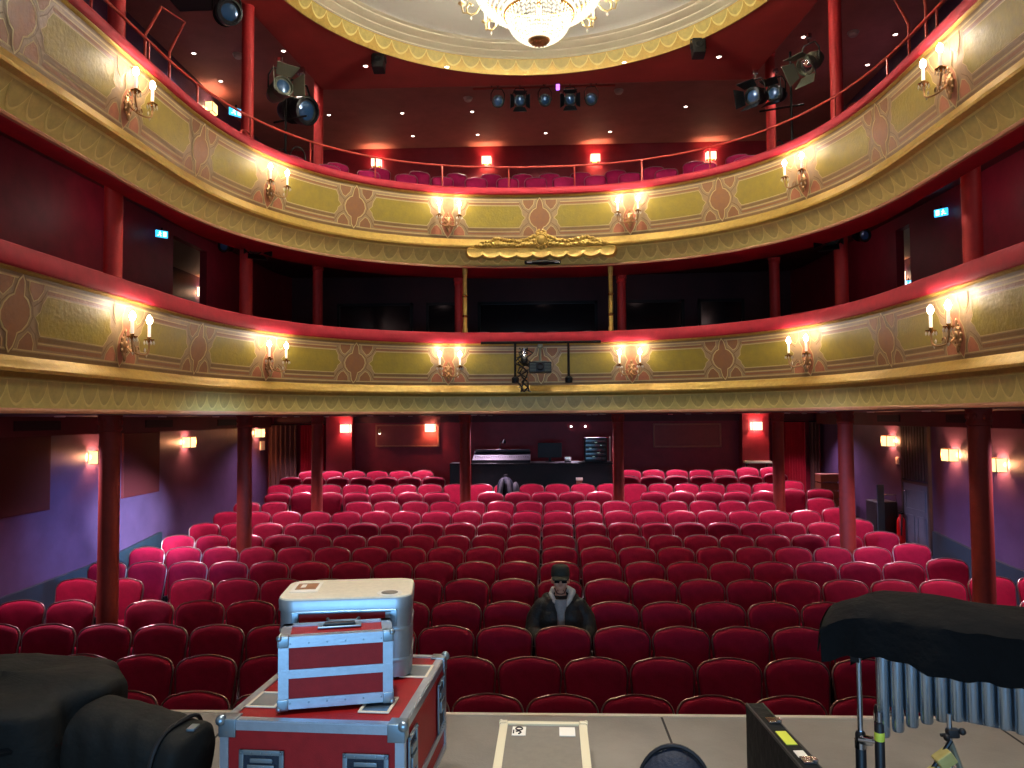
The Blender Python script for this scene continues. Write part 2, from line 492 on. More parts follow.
# main ceiling with the round opening
CY, CR = 9.72, 3.76
def rect_hit(a):
    d = Vector((math.cos(a), math.sin(a)))
    poly = [(4.27, -1.0), (4.27, 10.7), (3.93, 13.92), (-3.93, 13.92), (-4.27, 10.7), (-4.27, -1.0)]
    best = None
    for i in range(6):
        p = Vector(poly[i]) - Vector((0, CY)); q = Vector(poly[(i + 1) % 6]) - Vector((0, CY)); e = q - p
        den = d.x * e.y - d.y * e.x
        if abs(den) < 1e-9: continue
        t = (p.x * e.y - p.y * e.x) / den; s = (p.x * d.y - p.y * d.x) / den
        if t > 0 and -1e-6 <= s <= 1 + 1e-6 and (best is None or t < best): best = t
    return best
angs = sorted(set([2 * PI * i / 144 for i in range(144)] + [math.atan2(y - CY, x) % (2 * PI) for x, y in ((4.27, -1.0), (4.27, 10.7), (3.93, 13.92), (-3.93, 13.92), (-4.27, 10.7), (-4.27, -1.0))]))
mb = MB(); vs = []
for a in angs:
    t = rect_hit(a)
    for z in (9.05, 9.13):
        vs += [(X0 + CR * math.cos(a), CY + CR * math.sin(a), z), (X0 + t * math.cos(a), CY + t * math.sin(a), z)]
na = len(angs)
fs = []
for i in range(na):
    j = (i + 1) % na
    fs += [(4 * i, 4 * i + 1, 4 * j + 1, 4 * j), (4 * i + 2, 4 * i + 3, 4 * j + 3, 4 * j + 2), (4 * i + 1, 4 * i + 3, 4 * j + 3, 4 * j + 1)]
mb.add(vs, fs)
structure(mb, 'ceiling', M['main_ceiling'], smooth=0)

# the ceiling rose: painted frieze, plaster cornice, pale dome
rose = empty('ceiling_dome', (X0, CY, 9.05)); rose['kind'] = 'structure'
tag(rose, 'round pale ceiling dome with gold scalloped frieze around the chandelier', 'ceiling')
def ring(mb, prof, n=144, mi=0):
    rings = [[(r * math.cos(2 * PI * j / n), r * math.sin(2 * PI * j / n), z) for j in range(n)] for r, z in prof]
    mb.loft(rings, mi, cap=False)
mb = MB()
ring(mb, [(CR + 0.02, -0.02), (CR - 0.01, -0.025), (CR - 0.02, 0.0), (CR - 0.06, 0.24)], mi=0)
NS = 72
for k in range(NS):
    a0 = 2 * PI * (k + 0.5) / NS
    for (w, mi, off, f0, f1) in ((0.5, 1, 0.006, None, None), (0.0, 2, 0.012, 0, 0)):
        def P(t, v, off):
            a = a0 + t * PI / NS
            r = CR - 0.02 - 0.04 * v - off
            return (r * math.cos(a), r * math.sin(a), 0.24 * v)
        N = 12
        ts = [-1 + 2 * i / N for i in range(N + 1)]
        low = [0.18 + 0.70 * (0.55 * (1 - math.sqrt(1 - t * t * 0.999)) + 0.45 * abs(t) ** 1.9) for t in ts]
        if mi == 1:
            v_ = []
            for t, l in zip(ts, low): v_ += [P(t, l, off), P(t, 0.93, off)]
        else:
            v_ = []
            for t, l in zip(ts, low): v_ += [P(t, l - 0.05, off), P(t, l + 0.09, off)]
        mb.add(v_, [(2 * i, 2 * i + 1, 2 * i + 3, 2 * i + 2) for i in range(N)], mi)
mb.build('frieze', [M['gilding'], M['scale_paint'], M['scale_line']], rose, smooth=30, normals=False)
mb = MB()
ring(mb, [(CR - 0.06, 0.24), (CR - 0.085, 0.25), (CR - 0.09, 0.265), (CR - 0.21, 0.31), (CR - 0.22, 0.325), (CR - 0.235, 0.325), (CR - 0.36, 0.37), (CR - 0.37, 0.385), (CR - 0.385, 0.385), (CR - 0.44, 0.40)])
mb.build('cornice', M['plaster'], rose, smooth=30)
mb = MB()
ring(mb, [(CR - 0.44, 0.40), (CR - 0.455, 0.415), (CR - 0.6, 0.43)] + [((CR - 0.6) * (1 - q / 16) + 0.02, 0.43 + 0.22 * math.sin(PI / 2 * q / 16)) for q in range(1, 17)])
mb.build('dome_surface', M['dome_white'], rose, smooth=40)

# stage
mb = MB(); mb.box((0, 1.6, STAGE - 0.05), (9.0, 5.5, 0.1))
mb.box((0, 4.30, STAGE / 2 - 0.15), (9.0, 0.06, STAGE + 0.1))
so = structure(mb, 'floor_stage', M['stage'], smooth=0)
mb = MB(); mb.box((0, 4.345, STAGE - 0.012), (9.0, 0.035, 0.034)); structure(mb, 'trim_4', M['stage_edge'], smooth=0)
mb = MB()
for x in (-2.9, -1.72, 0.63, 1.18, 2.38):
    mb.box((x, 1.8, STAGE + 0.0006), (0.012, 5.06, 0.0012))
structure(mb, 'trim_5', M['seam'], smooth=0)

# ------------------------------------------------------------------ balcony fronts
TILT = 0.12
def onp(u, off, z0, h, v):
    return on(u, off + TILT * (v - 0.5), z0 + v * h)
def strip(mb, pts2, w, off, z0, h, mi):
    """a painted line of width w along points (u, v) on the panel"""
    for i in range(len(pts2) - 1):
        (u0, v0), (u1, v1) = pts2[i], pts2[i + 1]
        du, dv = u1 - u0, (v1 - v0) * h
        l = math.hypot(du, dv)
        if l < 1e-6: continue
        nu, nv = -dv / l * w / 2, du / l * w / 2 / h
        eu, ev = du / l * w * 0.35, dv / l * w * 0.35 / h
        n = max(1, int(abs(du) / 0.05) + 1)
        vs = []
        for k in range(n + 1):
            t = k / n
            a = (u0 - eu) + (du + 2 * eu) * t; b = (v0 - ev) + ((v1 - v0) + 2 * ev) * t
            vs += [onp(a + nu, off, z0, h, b + nv), onp(a - nu, off, z0, h, b - nv)]
        mb.add(vs, [(2 * k, 2 * k + 1, 2 * k + 3, 2 * k + 2) for k in range(n)], mi)
def fill(mb, poly, off, z0, h, mi, step=0.05):
    """a painted flat shape given as a polygon of (u, v)"""
    us = sorted(set([round(p[0], 5) for p in poly]))
    full = []
    for a, b in zip(us[:-1], us[1:]):
        n = max(1, int((b - a) / step) + 1)
        full += [a + (b - a) * k / n for k in range(n)]
    full.append(us[-1])
    N = len(poly)
    for a, b in zip(full[:-1], full[1:]):
        m = (a + b) / 2; hits = []
        for i in range(N):
            p, q = poly[i], poly[(i + 1) % N]
            if (p[0] <= m < q[0]) or (q[0] <= m < p[0]):
                s = (q[1] - p[1]) / (q[0] - p[0])
                hits.append((p[1] + s * (m - p[0]), p[1] + s * (a - p[0]), p[1] + s * (b - p[0])))
        hits.sort()
        for k in range(0, len(hits) - 1, 2):
            l, r = hits[k], hits[k + 1]
            mb.add([onp(a, off, z0, h, l[1]), onp(b, off, z0, h, l[2]), onp(b, off, z0, h, r[2]), onp(a, off, z0, h, r[1])], [(0, 1, 2, 3)], mi)
def mirror(pts):
    return pts + [(-u, v) for u, v in pts[::-1]]
# quatrefoil with pointed top and bottom, one half, in metres across and panel fractions up (0 centre)
QUAT = [(0.0, 0.44), (0.035, 0.37), (0.05, 0.27), (0.055, 0.215), (0.10, 0.18), (0.145, 0.10), (0.165, 0.0), (0.145, -0.10), (0.10, -0.18), (0.055, -0.215), (0.05, -0.27), (0.035, -0.37), (0.0, -0.44)]
EAR = [(0.085, 0.40), (0.265, 0.40), (0.26, 0.31), (0.215, 0.21), (0.17, 0.18), (0.125, 0.25), (0.095, 0.30)]
STEPS = {-6: -8.67, -5: -7.15, -4: -5.66, -3: -4.27, -2: -2.82, -1: -1.355, 0: 0.08, 1: 1.475, 2: 2.885, 3: 4.265, 4: 5.80, 5: 7.20, 6: 8.68}
def balcony(name, label, zlip, zfr0, zfr1, zmo0, zmo1, zpa1, zrail, rec=0.018):
    t = empty(name, (0, 0, 0)); t['kind'] = 'structure'; tag(t, label, 'balcony')
    def sweep(prof):
        m = MB()
        m.loft([[on(u, o, z) for o, z in prof] for u in US], cap=False, closed=False)
        return m
    # painted panel wall
    h = zpa1 - zmo1
    m = sweep([(-0.06, zmo1), (0.06, zpa1), (0.06, zpa1 + 0.02), (-0.12, zpa1 + 0.02), (-0.14, zmo1 - 0.3)])
    V = lambda v: 0.5 + v
    ends = []
    for k in range(-6, 7):
        u = STEPS[k]
        med = (k % 2 == 0)
        ends.append((u, med))
        if abs(u) > UMAX - 0.5: continue
        if med:
            q = [(u + a, V(b)) for a, b in QUAT] + [(u - a, V(b)) for a, b in QUAT[-2:0:-1]]
            big = [(u + (p[0] - u) * 1.18, 0.5 + (p[1] - 0.5) * 1.07) for p in q]
            fill(m, big, 0.003, zmo1, h, 0)
            fill(m, q, 0.005, zmo1, h, 3)
            strip(m, q + [q[0]], 0.014, 0.008, zmo1, h, 4)
            strip(m, [(u + (p[0] - u) * 1.2, 0.5 + (p[1] - 0.5) * 1.06) for p in q + [q[0]]], 0.009, 0.007, zmo1, h, 5)
        else:
            # salmon shield behind the sconce
            s = [(0.0, 0.42), (0.09, 0.40), (0.10, 0.20), (0.06, 0.08), (0.10, -0.05), (0.10, -0.2), (0.06, -0.34), (0.0, -0.46)]
            q = [(u + a, V(b)) for a, b in s] + [(u - a, V(b)) for a, b in s[-2:0:-1]]
            fill(m, q, 0.005, zmo1, h, 6)
            strip(m, q + [q[0]], 0.012, 0.008, zmo1, h, 4)
        for sx in (-1, 1):
            for sy in (-1, 1):
                q = [(u + sx * a, V(sy * b)) for a, b in EAR]
                fill(m, q, 0.005, zmo1, h, 3 if med else 6)
                strip(m, q + [q[0]], 0.009, 0.008, zmo1, h, 4)
                strip(m, [(u + sx * 0.31, V(sy * 0.34)), (u + sx * 0.26, V(sy * 0.20)), (u + sx * 0.185, V(sy * 0.12))], 0.010, 0.007, zmo1, h, 5)
    for (ua, ma), (ub, mb_) in zip(ends[:-1], ends[1:]):
        a = max(ua + 0.225, -UMAX + 0.1); b = min(ub - 0.225, UMAX - 0.1)
        f = [(a, V(0.0)), (a + 0.05, V(0.07)), (a + 0.055, V(0.16)), (a + 0.10, V(0.27)), (b - 0.10, V(0.27)), (b - 0.055, V(0.16)), (b - 0.05, V(0.07)), (b, V(0.0)),
             (b - 0.05, V(-0.07)), (b - 0.055, V(-0.12)), (b - 0.10, V(-0.21)), (a + 0.10, V(-0.21)), (a + 0.055, V(-0.12)), (a + 0.05, V(-0.07))]
        fill(m, f, 0.004, zmo1, h, 2)
        strip(m, f + [f[0]], 0.008, 0.007, zmo1, h, 4)
        for v, w, mi in ((0.315, 0.026, 3), (-0.255, 0.034, 5), (0.345, 0.010, 4), (-0.30, 0.010, 4), (-0.345, 0.03, 3)):
            strip(m, [(a + 0.10, V(v)), (b - 0.10, V(v))], w, 0.004, zmo1, h, mi)
    for v, w, mi in ((0.405, 0.012, 4), (0.45, 0.03, 5), (-0.40, 0.012, 4), (-0.445, 0.03, 5)):
        strip(m, [(-UMAX + 0.02, V(v)), (UMAX - 0.02, V(v))], w, 0.003, zmo1, h, mi)
    m.build('painted_panel', [M['ground_paint'], M['gilding'], M['olive_paint'], M['brown_paint'], M['cream_paint'], M['umber_paint'], M['salmon_paint']],
            t, smooth=30, normals=False)
    # velvet rail
    z = zpa1
    m = sweep([(0.04, z + 0.0), (0.11, z + 0.003), (0.122, z + 0.015), (0.118, z + 0.08), (0.106, zrail - 0.02), (0.09, zrail - 0.003), (0.03, zrail), (-0.20, zrail), (-0.25, zrail - 0.02), (-0.25, z - 0.1), (-0.12, z - 0.1)])
    m.build('rail', M['rail_red'], t, smooth=50)
    m = sweep([(0.05, z - 0.028), (0.075, z - 0.024), (0.088, z - 0.012), (0.084, z + 0.002), (0.05, z + 0.01)])
    m.build('bead_moulding', M['gilding'], t, smooth=50)
    m = sweep([(-0.08, zmo1 + 0.02), (-0.03, zmo1 + 0.012), (-0.015, zmo1 - 0.012), (0.0, zmo1 - 0.035), (0.035, zmo0 + 0.06), (0.05, zmo0 + 0.035), (0.045, zmo0 + 0.008), (0.0, zmo0 - 0.002), (-0.02, zfr1 + 0.012), (-0.08, zfr1 - 0.01)])
    m.build('cornice_moulding', M['gilding'], t, smooth=40)
    # scalloped frieze
    hf = zfr1 - zfr0
    m = sweep([(-0.02, zfr1 + 0.01), (-0.032, zfr1), (-0.032 - rec, zfr0), (-0.14 - rec, zfr0), (-0.14 - rec, zfr1)])
    per = 0.235; ns = int(2 * UMAX / per) - 1
    def F(u, v, o):
        return on(u, -0.032 - rec * (1 - v) + o, zfr0 + v * hf)
    for k in range(ns):
        u0 = (k - (ns - 1) / 2) * per
        N = 10
        ts = [-1 + 2 * i / N for i in range(N + 1)]
        lo = [0.13 + 0.76 * (0.55 * (1 - math.sqrt(1 - t * t * 0.999)) + 0.45 * abs(t) ** 1.9) for t in ts]
        vs = []
        for t_, l in zip(ts, lo): vs += [F(u0 + t_ * per / 2 * 0.98, l, 0.003), F(u0 + t_ * per / 2 * 0.98, 0.97, 0.003)]
        m.add(vs, [(2 * i, 2 * i + 1, 2 * i + 3, 2 * i + 2) for i in range(N)], 1)
        vs = []
        for t_, l in zip(ts, lo): vs += [F(u0 + t_ * per / 2, l - 0.045, 0.006), F(u0 + t_ * per / 2, l + 0.055, 0.006)]
        m.add(vs, [(2 * i, 2 * i + 1, 2 * i + 3, 2 * i + 2) for i in range(N)], 2)
    m.build('frieze', [M['frieze_paint'], M['scale_paint'], M['scale_line']], t, smooth=30, normals=False)
    m = sweep([(a - rec + 0.018, b) for a, b in ((-0.05, zfr0 + 0.004), (-0.03, zfr0 - 0.005), (-0.025, (zfr0 + zlip) / 2), (-0.035, zlip), (-0.07, zlip + 0.004), (-0.16, zfr0))])
    m.build('lip_moulding', M['pink_lip'], t, smooth=50)
    return t
balcony('balcony', 'lower gold and olive painted balcony front, just above the stalls', 2.995, 3.034, 3.26, 3.30, 3.42, 4.075, 4.25)
balcony('balcony', 'upper gold and olive painted balcony front, below the gallery seats', 5.30, 5.335, 5.555, 5.575, 5.71, 6.395, 6.515, 0.14)

# ------------------------------------------------------------------ columns
def column(x, y, z0, z1, r, label, group, cm='column_red_lit'):
    t = empty('column', (x, y, z0)); t['kind'] = 'structure'; tag(t, label, 'column', group)
    h = z1 - z0
    m = MB(); m.lathe([(r * 1.25, 0), (r * 1.25, 0.07), (r * 1.08, 0.10), (r, 0.14), (r * 0.97, h - 0.20), (r * 0.97, h - 0.16)], n=24)
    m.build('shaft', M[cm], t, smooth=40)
    m = MB(); m.lathe([(r * 0.97, h - 0.17), (r * 1.1, h - 0.16), (r * 1.12, h - 0.135), (r * 1.02, h - 0.12), (r * 1.04, h - 0.05), (r * 1.16, h - 0.02), (r * 1.16, h)], n=24)
    for k in range(8):
        a = 2 * PI * k / 8
        m.ball((r * 1.02 * math.cos(a), r * 1.02 * math.sin(a), h - 0.075), (r * 0.2, r * 0.2, 0.035), n=8, m=5)
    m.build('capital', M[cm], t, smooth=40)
LVL1 = [(-4.60, 8.0), (-4.33, 11.0), (-4.25, 14.3), (-1.50, 14.6), (1.39, 14.6), (4.27, 14.3), (4.22, 11.0), (4.40, 8.0)]
NAMES = ['nearest the stage on the left', 'second from the stage on the left', 'at the back left corner', 'left of the sound desk',
         'right of the sound desk', 'at the back right corner', 'second from the stage on the right', 'nearest the stage on the right']
for (x, y), nm in zip(LVL1, NAMES):
    column(x, y, floor_z(y), 2.99, 0.105, 'red iron column standing in the stalls, ' + nm, 'columns in the stalls', 'column_red')
NAMES2 = [n.replace('the sound desk', 'the centre opening').replace('from the stage', 'from the stage') for n in NAMES]
for (x, y), nm in zip(LVL1, NAMES2):
    if abs(x) < 2: x *= 1.02; y = 13.0; x = x * 0.935
    z1 = 5.36 if abs(x) < 2 or y < 12 else 5.9
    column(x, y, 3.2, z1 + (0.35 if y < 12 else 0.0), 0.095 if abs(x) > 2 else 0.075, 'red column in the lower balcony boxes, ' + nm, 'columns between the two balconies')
for (x, y), nm in zip([LVL1[0], LVL1[1], LVL1[2], LVL1[5], LVL1[6]], ['by the tubular handrail', 'second from the stage on the left', 'behind the big lamp on the left', 'behind the barn-door lamps on the right', 'second from the stage on the right']):
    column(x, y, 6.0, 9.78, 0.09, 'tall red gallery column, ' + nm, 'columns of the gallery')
# slim gilded posts flanking the centre opening
for x, s in ((-1.24, 'left'), (1.07, 'right')):
    t = empty('gilded_post', (x, 12.15, 4.25)); tag(t, 'slim gilded post %s of the centre opening between the balconies' % s, 'post', 'gilded posts')
    m = MB(); m.lathe([(0.038, 0.0), (0.045, 0.01), (0.04, 0.1), (0.034, 0.12), (0.034, 0.95), (0.04, 0.97), (0.044, 1.05), (0.044, 1.075)], n=16)
    m.build('shaft', M['gilding'], t)
    m = MB()
    for zz in (0.3, 0.62): m.lathe([(0.036, zz - 0.02), (0.044, zz - 0.01), (0.044, zz + 0.01), (0.036, zz + 0.02)], n=16)
    m.build('collar', M['brass'], t)

# ------------------------------------------------------------------ gilded ornament on the upper front
t = empty('gilded_ornament', (X0, 11.93, 5.4)); tag(t, 'gilded carved cartouche with garlands on the middle of the upper balcony', 'ornament')
Mi = t.matrix_basis.inverted() if False else Matrix.Translation((-X0, -11.93, -5.4))
m = MB(); NSC = 9
vs = []
N = 108; UW = 1.19
for i in range(N + 1):
    u = 0.10 - UW + 2 * UW * i / N
    ph = (i / N * NSC) % 1.0
    lo = 5.375 + 0.05 * (abs(2 * ph - 1) ** 2)
    e = min(1.0, (UW - abs(u - 0.10)) / 0.06); e = math.sqrt(max(0.0, 1 - (1 - e) ** 2))
    mid = 5.49
    zt, zb = mid + (5.56 - mid) * e, mid + (lo - mid) * e
    prof = [(0.0, zt), (0.13, zt - 0.005), (0.175, zt - 0.03), (0.16, (zt + zb) / 2), (0.185, zb + 0.02), (0.17, zb), (0.0, zb + 0.012)]
    vs.append([on(u, o, z) for o, z in prof])
m.loft(vs, closed=False, cap=False)
m.xf(Mi).build('valance', M['gilding'], t, smooth=40)
m = MB(); rnd = random.Random(3)
for i in range(66):
    u = -1.02 + 2.04 * i / 65
    env = 0.05 + 0.07 * (1 - abs(u)) + 0.03 * math.cos(u * 9)
    for k in range(2):
        zz = 5.565 + env * (0.35 + 0.85 * k) + rnd.uniform(-0.012, 0.012)
        p = on(u + 0.10 + rnd.uniform(-0.01, 0.01), 0.15 + rnd.uniform(0, 0.03), zz)
        rot = Matrix.Rotation(rnd.uniform(-0.9, 0.9), 3, 'Y') @ Matrix.Rotation(rnd.uniform(-0.4, 0.4), 3, 'Z')
        m.ball(p, (0.042, 0.026, 0.026), n=8, m=5, M=rot)
for sg in (-1, 1):
    pts = []
    for i in range(40):
        a = i / 39
        pts.append(on(0.10 + sg * (0.14 + 0.88 * a), 0.165, 5.60 + 0.045 * math.sin(a * 3 * PI) + 0.035 * (1 - a)))
    m.tube(pts, [0.02 - 0.010 * i / 39 for i in range(40)], 8)
m.xf(Mi).build('garland', M['gilding'], t, smooth=60)
m = MB()
q0 = len(m.v)
m.ball((0, -0.185, 0.26), (0.075, 0.045, 0.085), n=16, m=9)
for k in range(12):
    a = 2 * PI * k / 12
    m.ball((0.105 * math.cos(a), -0.17, 0.26 + 0.115 * math.sin(a)), (0.034, 0.03, 0.034), n=8, m=6)
m.tube([(0.085 * math.cos(2 * PI * k / 24), -0.2, 0.26 + 0.095 * math.sin(2 * PI * k / 24)) for k in range(24)], 0.012, 6, closed=True)
for sg in (-1, 1):
    m.ball((sg * 0.05, -0.17, 0.40), (0.05, 0.03, 0.022), n=10, m=6, M=Matrix.Rotation(sg * 0.7, 3, 'Y'))
m.xf(Matrix.Translation((0.10, 0, 0)))
m.build('cartouche', M['gilding'], t, smooth=60)
# black speaker bar under it
t = empty('speaker_bar', (X0 + 0.12, 11.78, 5.322)); tag(t, 'black slim lamp bar hanging under the gilded cartouche', 'bar')
m = MB()
m.loft([[(x, 0.05 * math.cos(a) * s, 0.035 * math.sin(a) * s) for a in [2 * PI * k / 12 for k in range(12)]] for x, s in ((-0.28, 0.5), (-0.26, 0.95), (-0.1, 1.0), (-0.06, 1.25), (0.06, 1.25), (0.1, 1.0), (0.26, 0.95), (0.28, 0.5))])
m.build('housing', M['black_metal'], t)
m = MB()
for x in (-0.2, 0.22): m.box((x, -0.045, -0.01), (0.08, 0.03, 0.02), bev=0.006)
m.build('lens', M['chrome'], t)

# ------------------------------------------------------------------ candle sconces on both fronts
def make_sconce():
    t = empty('candle_sconce'); tag(t, 'x', 'wall sconce')
    m = MB()
    m.ball((0, -0.012, 0), (0.05, 0.022, 0.095), n=14, m=8)
    m.ball((0, -0.03, 0.0), (0.028, 0.022, 0.04), n=10, m=6)
    for k in range(10):
        a = 2 * PI * k / 10
        m.ball((0.05 * math.cos(a), -0.015, 0.098 * math.sin(a)), (0.018, 0.014, 0.022), n=8, m=5)
    m.ball((0, -0.02, 0.125), (0.024, 0.016, 0.036), n=8, m=6)
    m.ball((0, -0.02, -0.125), (0.02, 0.016, 0.036), n=8, m=6)
    m.build('backplate', M['old_brass'], t, smooth=60)
    for s in (-1, 1):
        pts = []
        ctrl = [(0.0, -0.03, -0.01), (0.02, -0.09, -0.07), (0.075, -0.15, -0.095), (0.135, -0.175, -0.07), (0.155, -0.175, -0.01), (0.155, -0.175, 0.045)]
        for i in range(len(ctrl) - 1):
            for k in range(4):
                f = k / 4
                p0 = ctrl[max(0, i - 1)]; p1 = ctrl[i]; p2 = ctrl[i + 1]; p3 = ctrl[min(len(ctrl) - 1, i + 2)]
                pts.append(tuple((s if c == 0 else 1) * 0.5 * ((2 * p1[c]) + (-p0[c] + p2[c]) * f + (2 * p0[c] - 5 * p1[c] + 4 * p2[c] - p3[c]) * f * f + (-p0[c] + 3 * p1[c] - 3 * p2[c] + p3[c]) * f ** 3) for c in range(3)))
        pts.append((s * 0.155, -0.175, 0.045))
        m = MB(); m.tube(pts, 0.009, 8)
        m.tube([(s * (0.06 + 0.03 * math.cos(a)), -0.11, -0.045 + 0.03 * math.sin(a)) for a in [2 * PI * k / 14 for k in range(11)]], 0.006, 6)
        arm = m.build('arm', M['old_brass'], t, smooth=60)
        m = MB(); m.lathe([(0.008, 0.03), (0.02, 0.04), (0.045, 0.055), (0.05, 0.062), (0.02, 0.058), (0.016, 0.075), (0.02, 0.085), (0.012, 0.085)], (s * 0.155, -0.175, 0), n=14)
        m.build('drip_pan', M['brass'], arm, smooth=50)
        m = MB()
        for k in range(8):
            a = 2 * PI * k / 8
            m.octa((s * 0.155 + 0.046 * math.cos(a), -0.175 + 0.046 * math.sin(a), 0.03), 0.009, 0.022)
        m.octa((s * 0.125, -0.165, -0.09), 0.011, 0.028); m.octa((s * 0.115, -0.155, -0.045), 0.011, 0.028)
        m.build('crystal_drops', M['clear_drop'], arm, smooth=0)
        m = MB(); m.lathe([(0.015, 0.08), (0.0155, 0.09), (0.015, 0.205), (0.009, 0.21)], (s * 0.155, -0.175, 0), n=12)
        c = m.build('candle', M['candle'], t, smooth=50)
        m = MB(); m.lathe([(0.008, 0.208), (0.022, 0.222), (0.029, 0.245), (0.026, 0.268), (0.014, 0.288), (0.001, 0.30)], (s * 0.155, -0.175, 0), n=12)
        m.build('bulb', M['flame'], c, smooth=60)
    return t
sproto = make_sconce(); stree = tree(sproto)
first = True
def point(name, loc, w, col, rad=0.03):
    l = bpy.data.lights.new(name, 'POINT'); l.energy = w; l.color = col; l.shadow_soft_size = rad
    o = bpy.data.objects.new(name, l); COL.objects.link(o); o.location = loc; return o
WARM = (1.0, 0.90, 0.80)
SCONCE_W = 2.5
POSN = {-3: 'closest to the left column', -2: 'second from the left edge', -1: 'just left of the middle', 1: 'just right of the middle', 2: 'second from the right edge', 3: 'nearest the right edge'}
POSN = {-5: 'leftmost', -3: 'second from the left', -1: 'third from the left', 1: 'third from the right', 3: 'second from the right', 5: 'rightmost'}
for lev, zc in (('lower', 3.655), ('upper', 5.975)):
    for k in (-5, -3, -1, 1, 3, 5):
        u = STEPS[k]
        p = on(u, -0.015, zc); nn = normal(u)
        rz = math.atan2(nn.y, nn.x) + PI / 2
        lab = 'brass two-candle wall sconce on the %s balcony front, %s of six' % (lev, POSN[k])
        if first:
            o = sproto; o.location = p; o.rotation_euler = (0, 0, rz); o['label'] = lab; o['group'] = 'candle sconces on the balcony fronts'; first = False
        else:
            o = dup(stree, p, rz, lab, 'candle sconces on the balcony fronts')
        Mz = Matrix.Rotation(rz, 3, 'Z')
        for s in (-1, 1):
            q = Vector(p) + Mz @ Vector((s * 0.155, -0.21, 0.325))
            point('candle_light', q, SCONCE_W, WARM, 0.025)

# ------------------------------------------------------------------ chandelier
ch = empty('chandelier', (X0 + 0.10, CY, 7.74)); tag(ch, 'large glowing crystal chandelier with gold rings hanging from the dome', 'chandelier')
def beads(mb, r0, z0, r1, z1, n, m, bow, rb, hb, ph=0.0):
    for j in range(n):
        a = 2 * PI * (j + ph) / n
        for i in range(m):
            f = (i + 0.5) / m
            r = r0 + (r1 - r0) * f + bow * math.sin(PI * f); z = z0 + (z1 - z0) * f - bow * 0.6 * math.sin(PI * f)
            mb.octa((r * math.cos(a), r * math.sin(a), z), rb, hb)
m = MB(); beads(m, 0.14, 0.03, 0.42, 0.37, 40, 9, 0.06, 0.017, 0.022); beads(m, 0.16, 0.04, 0.40, 0.36, 40, 9, 0.05, 0.015, 0.02, 0.5)
m.build('crystal_basket', M['crystal'], ch, smooth=0)
m = MB(); beads(m, 0.43, 0.39, 0.86, 0.80, 72, 11, 0.09, 0.018, 0.024); beads(m, 0.44, 0.41, 0.84, 0.80, 72, 11, 0.07, 0.016, 0.022, 0.5)
m.build('crystal_basket', M['crystal'], ch, smooth=0)
m = MB(); beads(m, 0.84, 0.84, 0.35, 1.6, 48, 12, -0.10, 0.018, 0.026)
m.build('crystal_canopy', M['crystal'], ch, smooth=0)
m = MB()
m.tube([(0.43 * math.cos(2 * PI * k / 64), 0.43 * math.sin(2 * PI * k / 64), 0.385) for k in range(64)], 0.018, 8, closed=True)
for k in range(56):
    a = 2 * PI * k / 56
    m.ball((0.445 * math.cos(a), 0.445 * math.sin(a), 0.375), (0.014, 0.014, 0.03), n=6, m=4)
m.build('gold_ring', M['brass'], ch, smooth=50)
m = MB()
m.tube([(0.87 * math.cos(2 * PI * k / 80), 0.87 * math.sin(2 * PI * k / 80), 0.82) for k in range(80)], 0.025, 8, closed=True)
for k in range(90):
    a = 2 * PI * k / 90
    m.ball((0.89 * math.cos(a), 0.89 * math.sin(a), 0.80), (0.016, 0.016, 0.035), n=6, m=4)
m.build('gold_ring', M['brass'], ch, smooth=50)
m = MB(); m.lathe([(0.001, 0.0), (0.06, 0.0), (0.11, 0.012), (0.135, 0.03), (0.14, 0.05), (0.12, 0.06)], n=32)
for k in range(12):
    a = 2 * PI * k / 12; m.ball((0.085 * math.cos(a), 0.085 * math.sin(a), 0.004), (0.03, 0.016, 0.01), n=8, m=5, M=Matrix.Rotation(a, 3, 'Z'))
m.ball((0, 0, 0.0), (0.035, 0.035, 0.015), n=12, m=6)
m.build('base_rosette', M['old_brass'], ch, smooth=50)
m = MB(); m.lathe([(0.03, 0.3), (0.03, 1.5), (0.06, 1.55), (0.03, 1.6), (0.02, 2.06), (0.12, 2.08)], n=16); m.build('stem', M['brass'], ch)
for k in range(12):
    a = 2 * PI * (k + 0.5) / 12; ca, sa = 0.93 * math.cos(a), 0.93 * math.sin(a)
    pr = [(0.80, 0.72), (0.86, 0.62), (0.92, 0.55), (1.0, 0.53), (1.06, 0.57), (1.07, 0.64), (1.02, 0.70), (0.98, 0.66)]
    m = MB(); m.tube([(r * ca, r * sa, z) for r, z in pr], 0.014, 8)
    m.tube([(r * ca, r * sa, z) for r, z in ((1.06, 0.57), (1.12, 0.58), (1.14, 0.66), (1.14, 0.70))], 0.011, 8)
    m.lathe([(0.012, 0.68), (0.05, 0.70), (0.055, 0.71), (0.02, 0.71)], (1.14 * ca, 1.14 * sa, 0), n=12)
    arm = m.build('candle_arm', M['cream_paint'], ch, smooth=50)
    m = MB(); m.lathe([(0.014, 0.70), (0.014, 0.84), (0.009, 0.845)], (1.14 * ca, 1.14 * sa, 0), n=10); m.build('candle', M['candle'], arm)
    m = MB(); m.lathe([(0.008, 0.845), (0.02, 0.87), (0.016, 0.90), (0.002, 0.935)], (1.14 * ca, 1.14 * sa, 0), n=10); m.build('bulb', M['flame'], arm)
    m = MB()
    m.octa((1.0 * ca, 1.0 * sa, 0.49), 0.014, 0.03)
    m.build('crystal_drop', M['crystal'], arm, smooth=0)
exec_lights = []
point('chandelier_glow', (X0 + 0.10, CY, 8.25), 860, (1.0, 0.92, 0.78), 0.30)
point('chandelier_crown', (X0 + 0.10, CY, 8.85), 60, (1.0, 0.94, 0.82), 0.30)

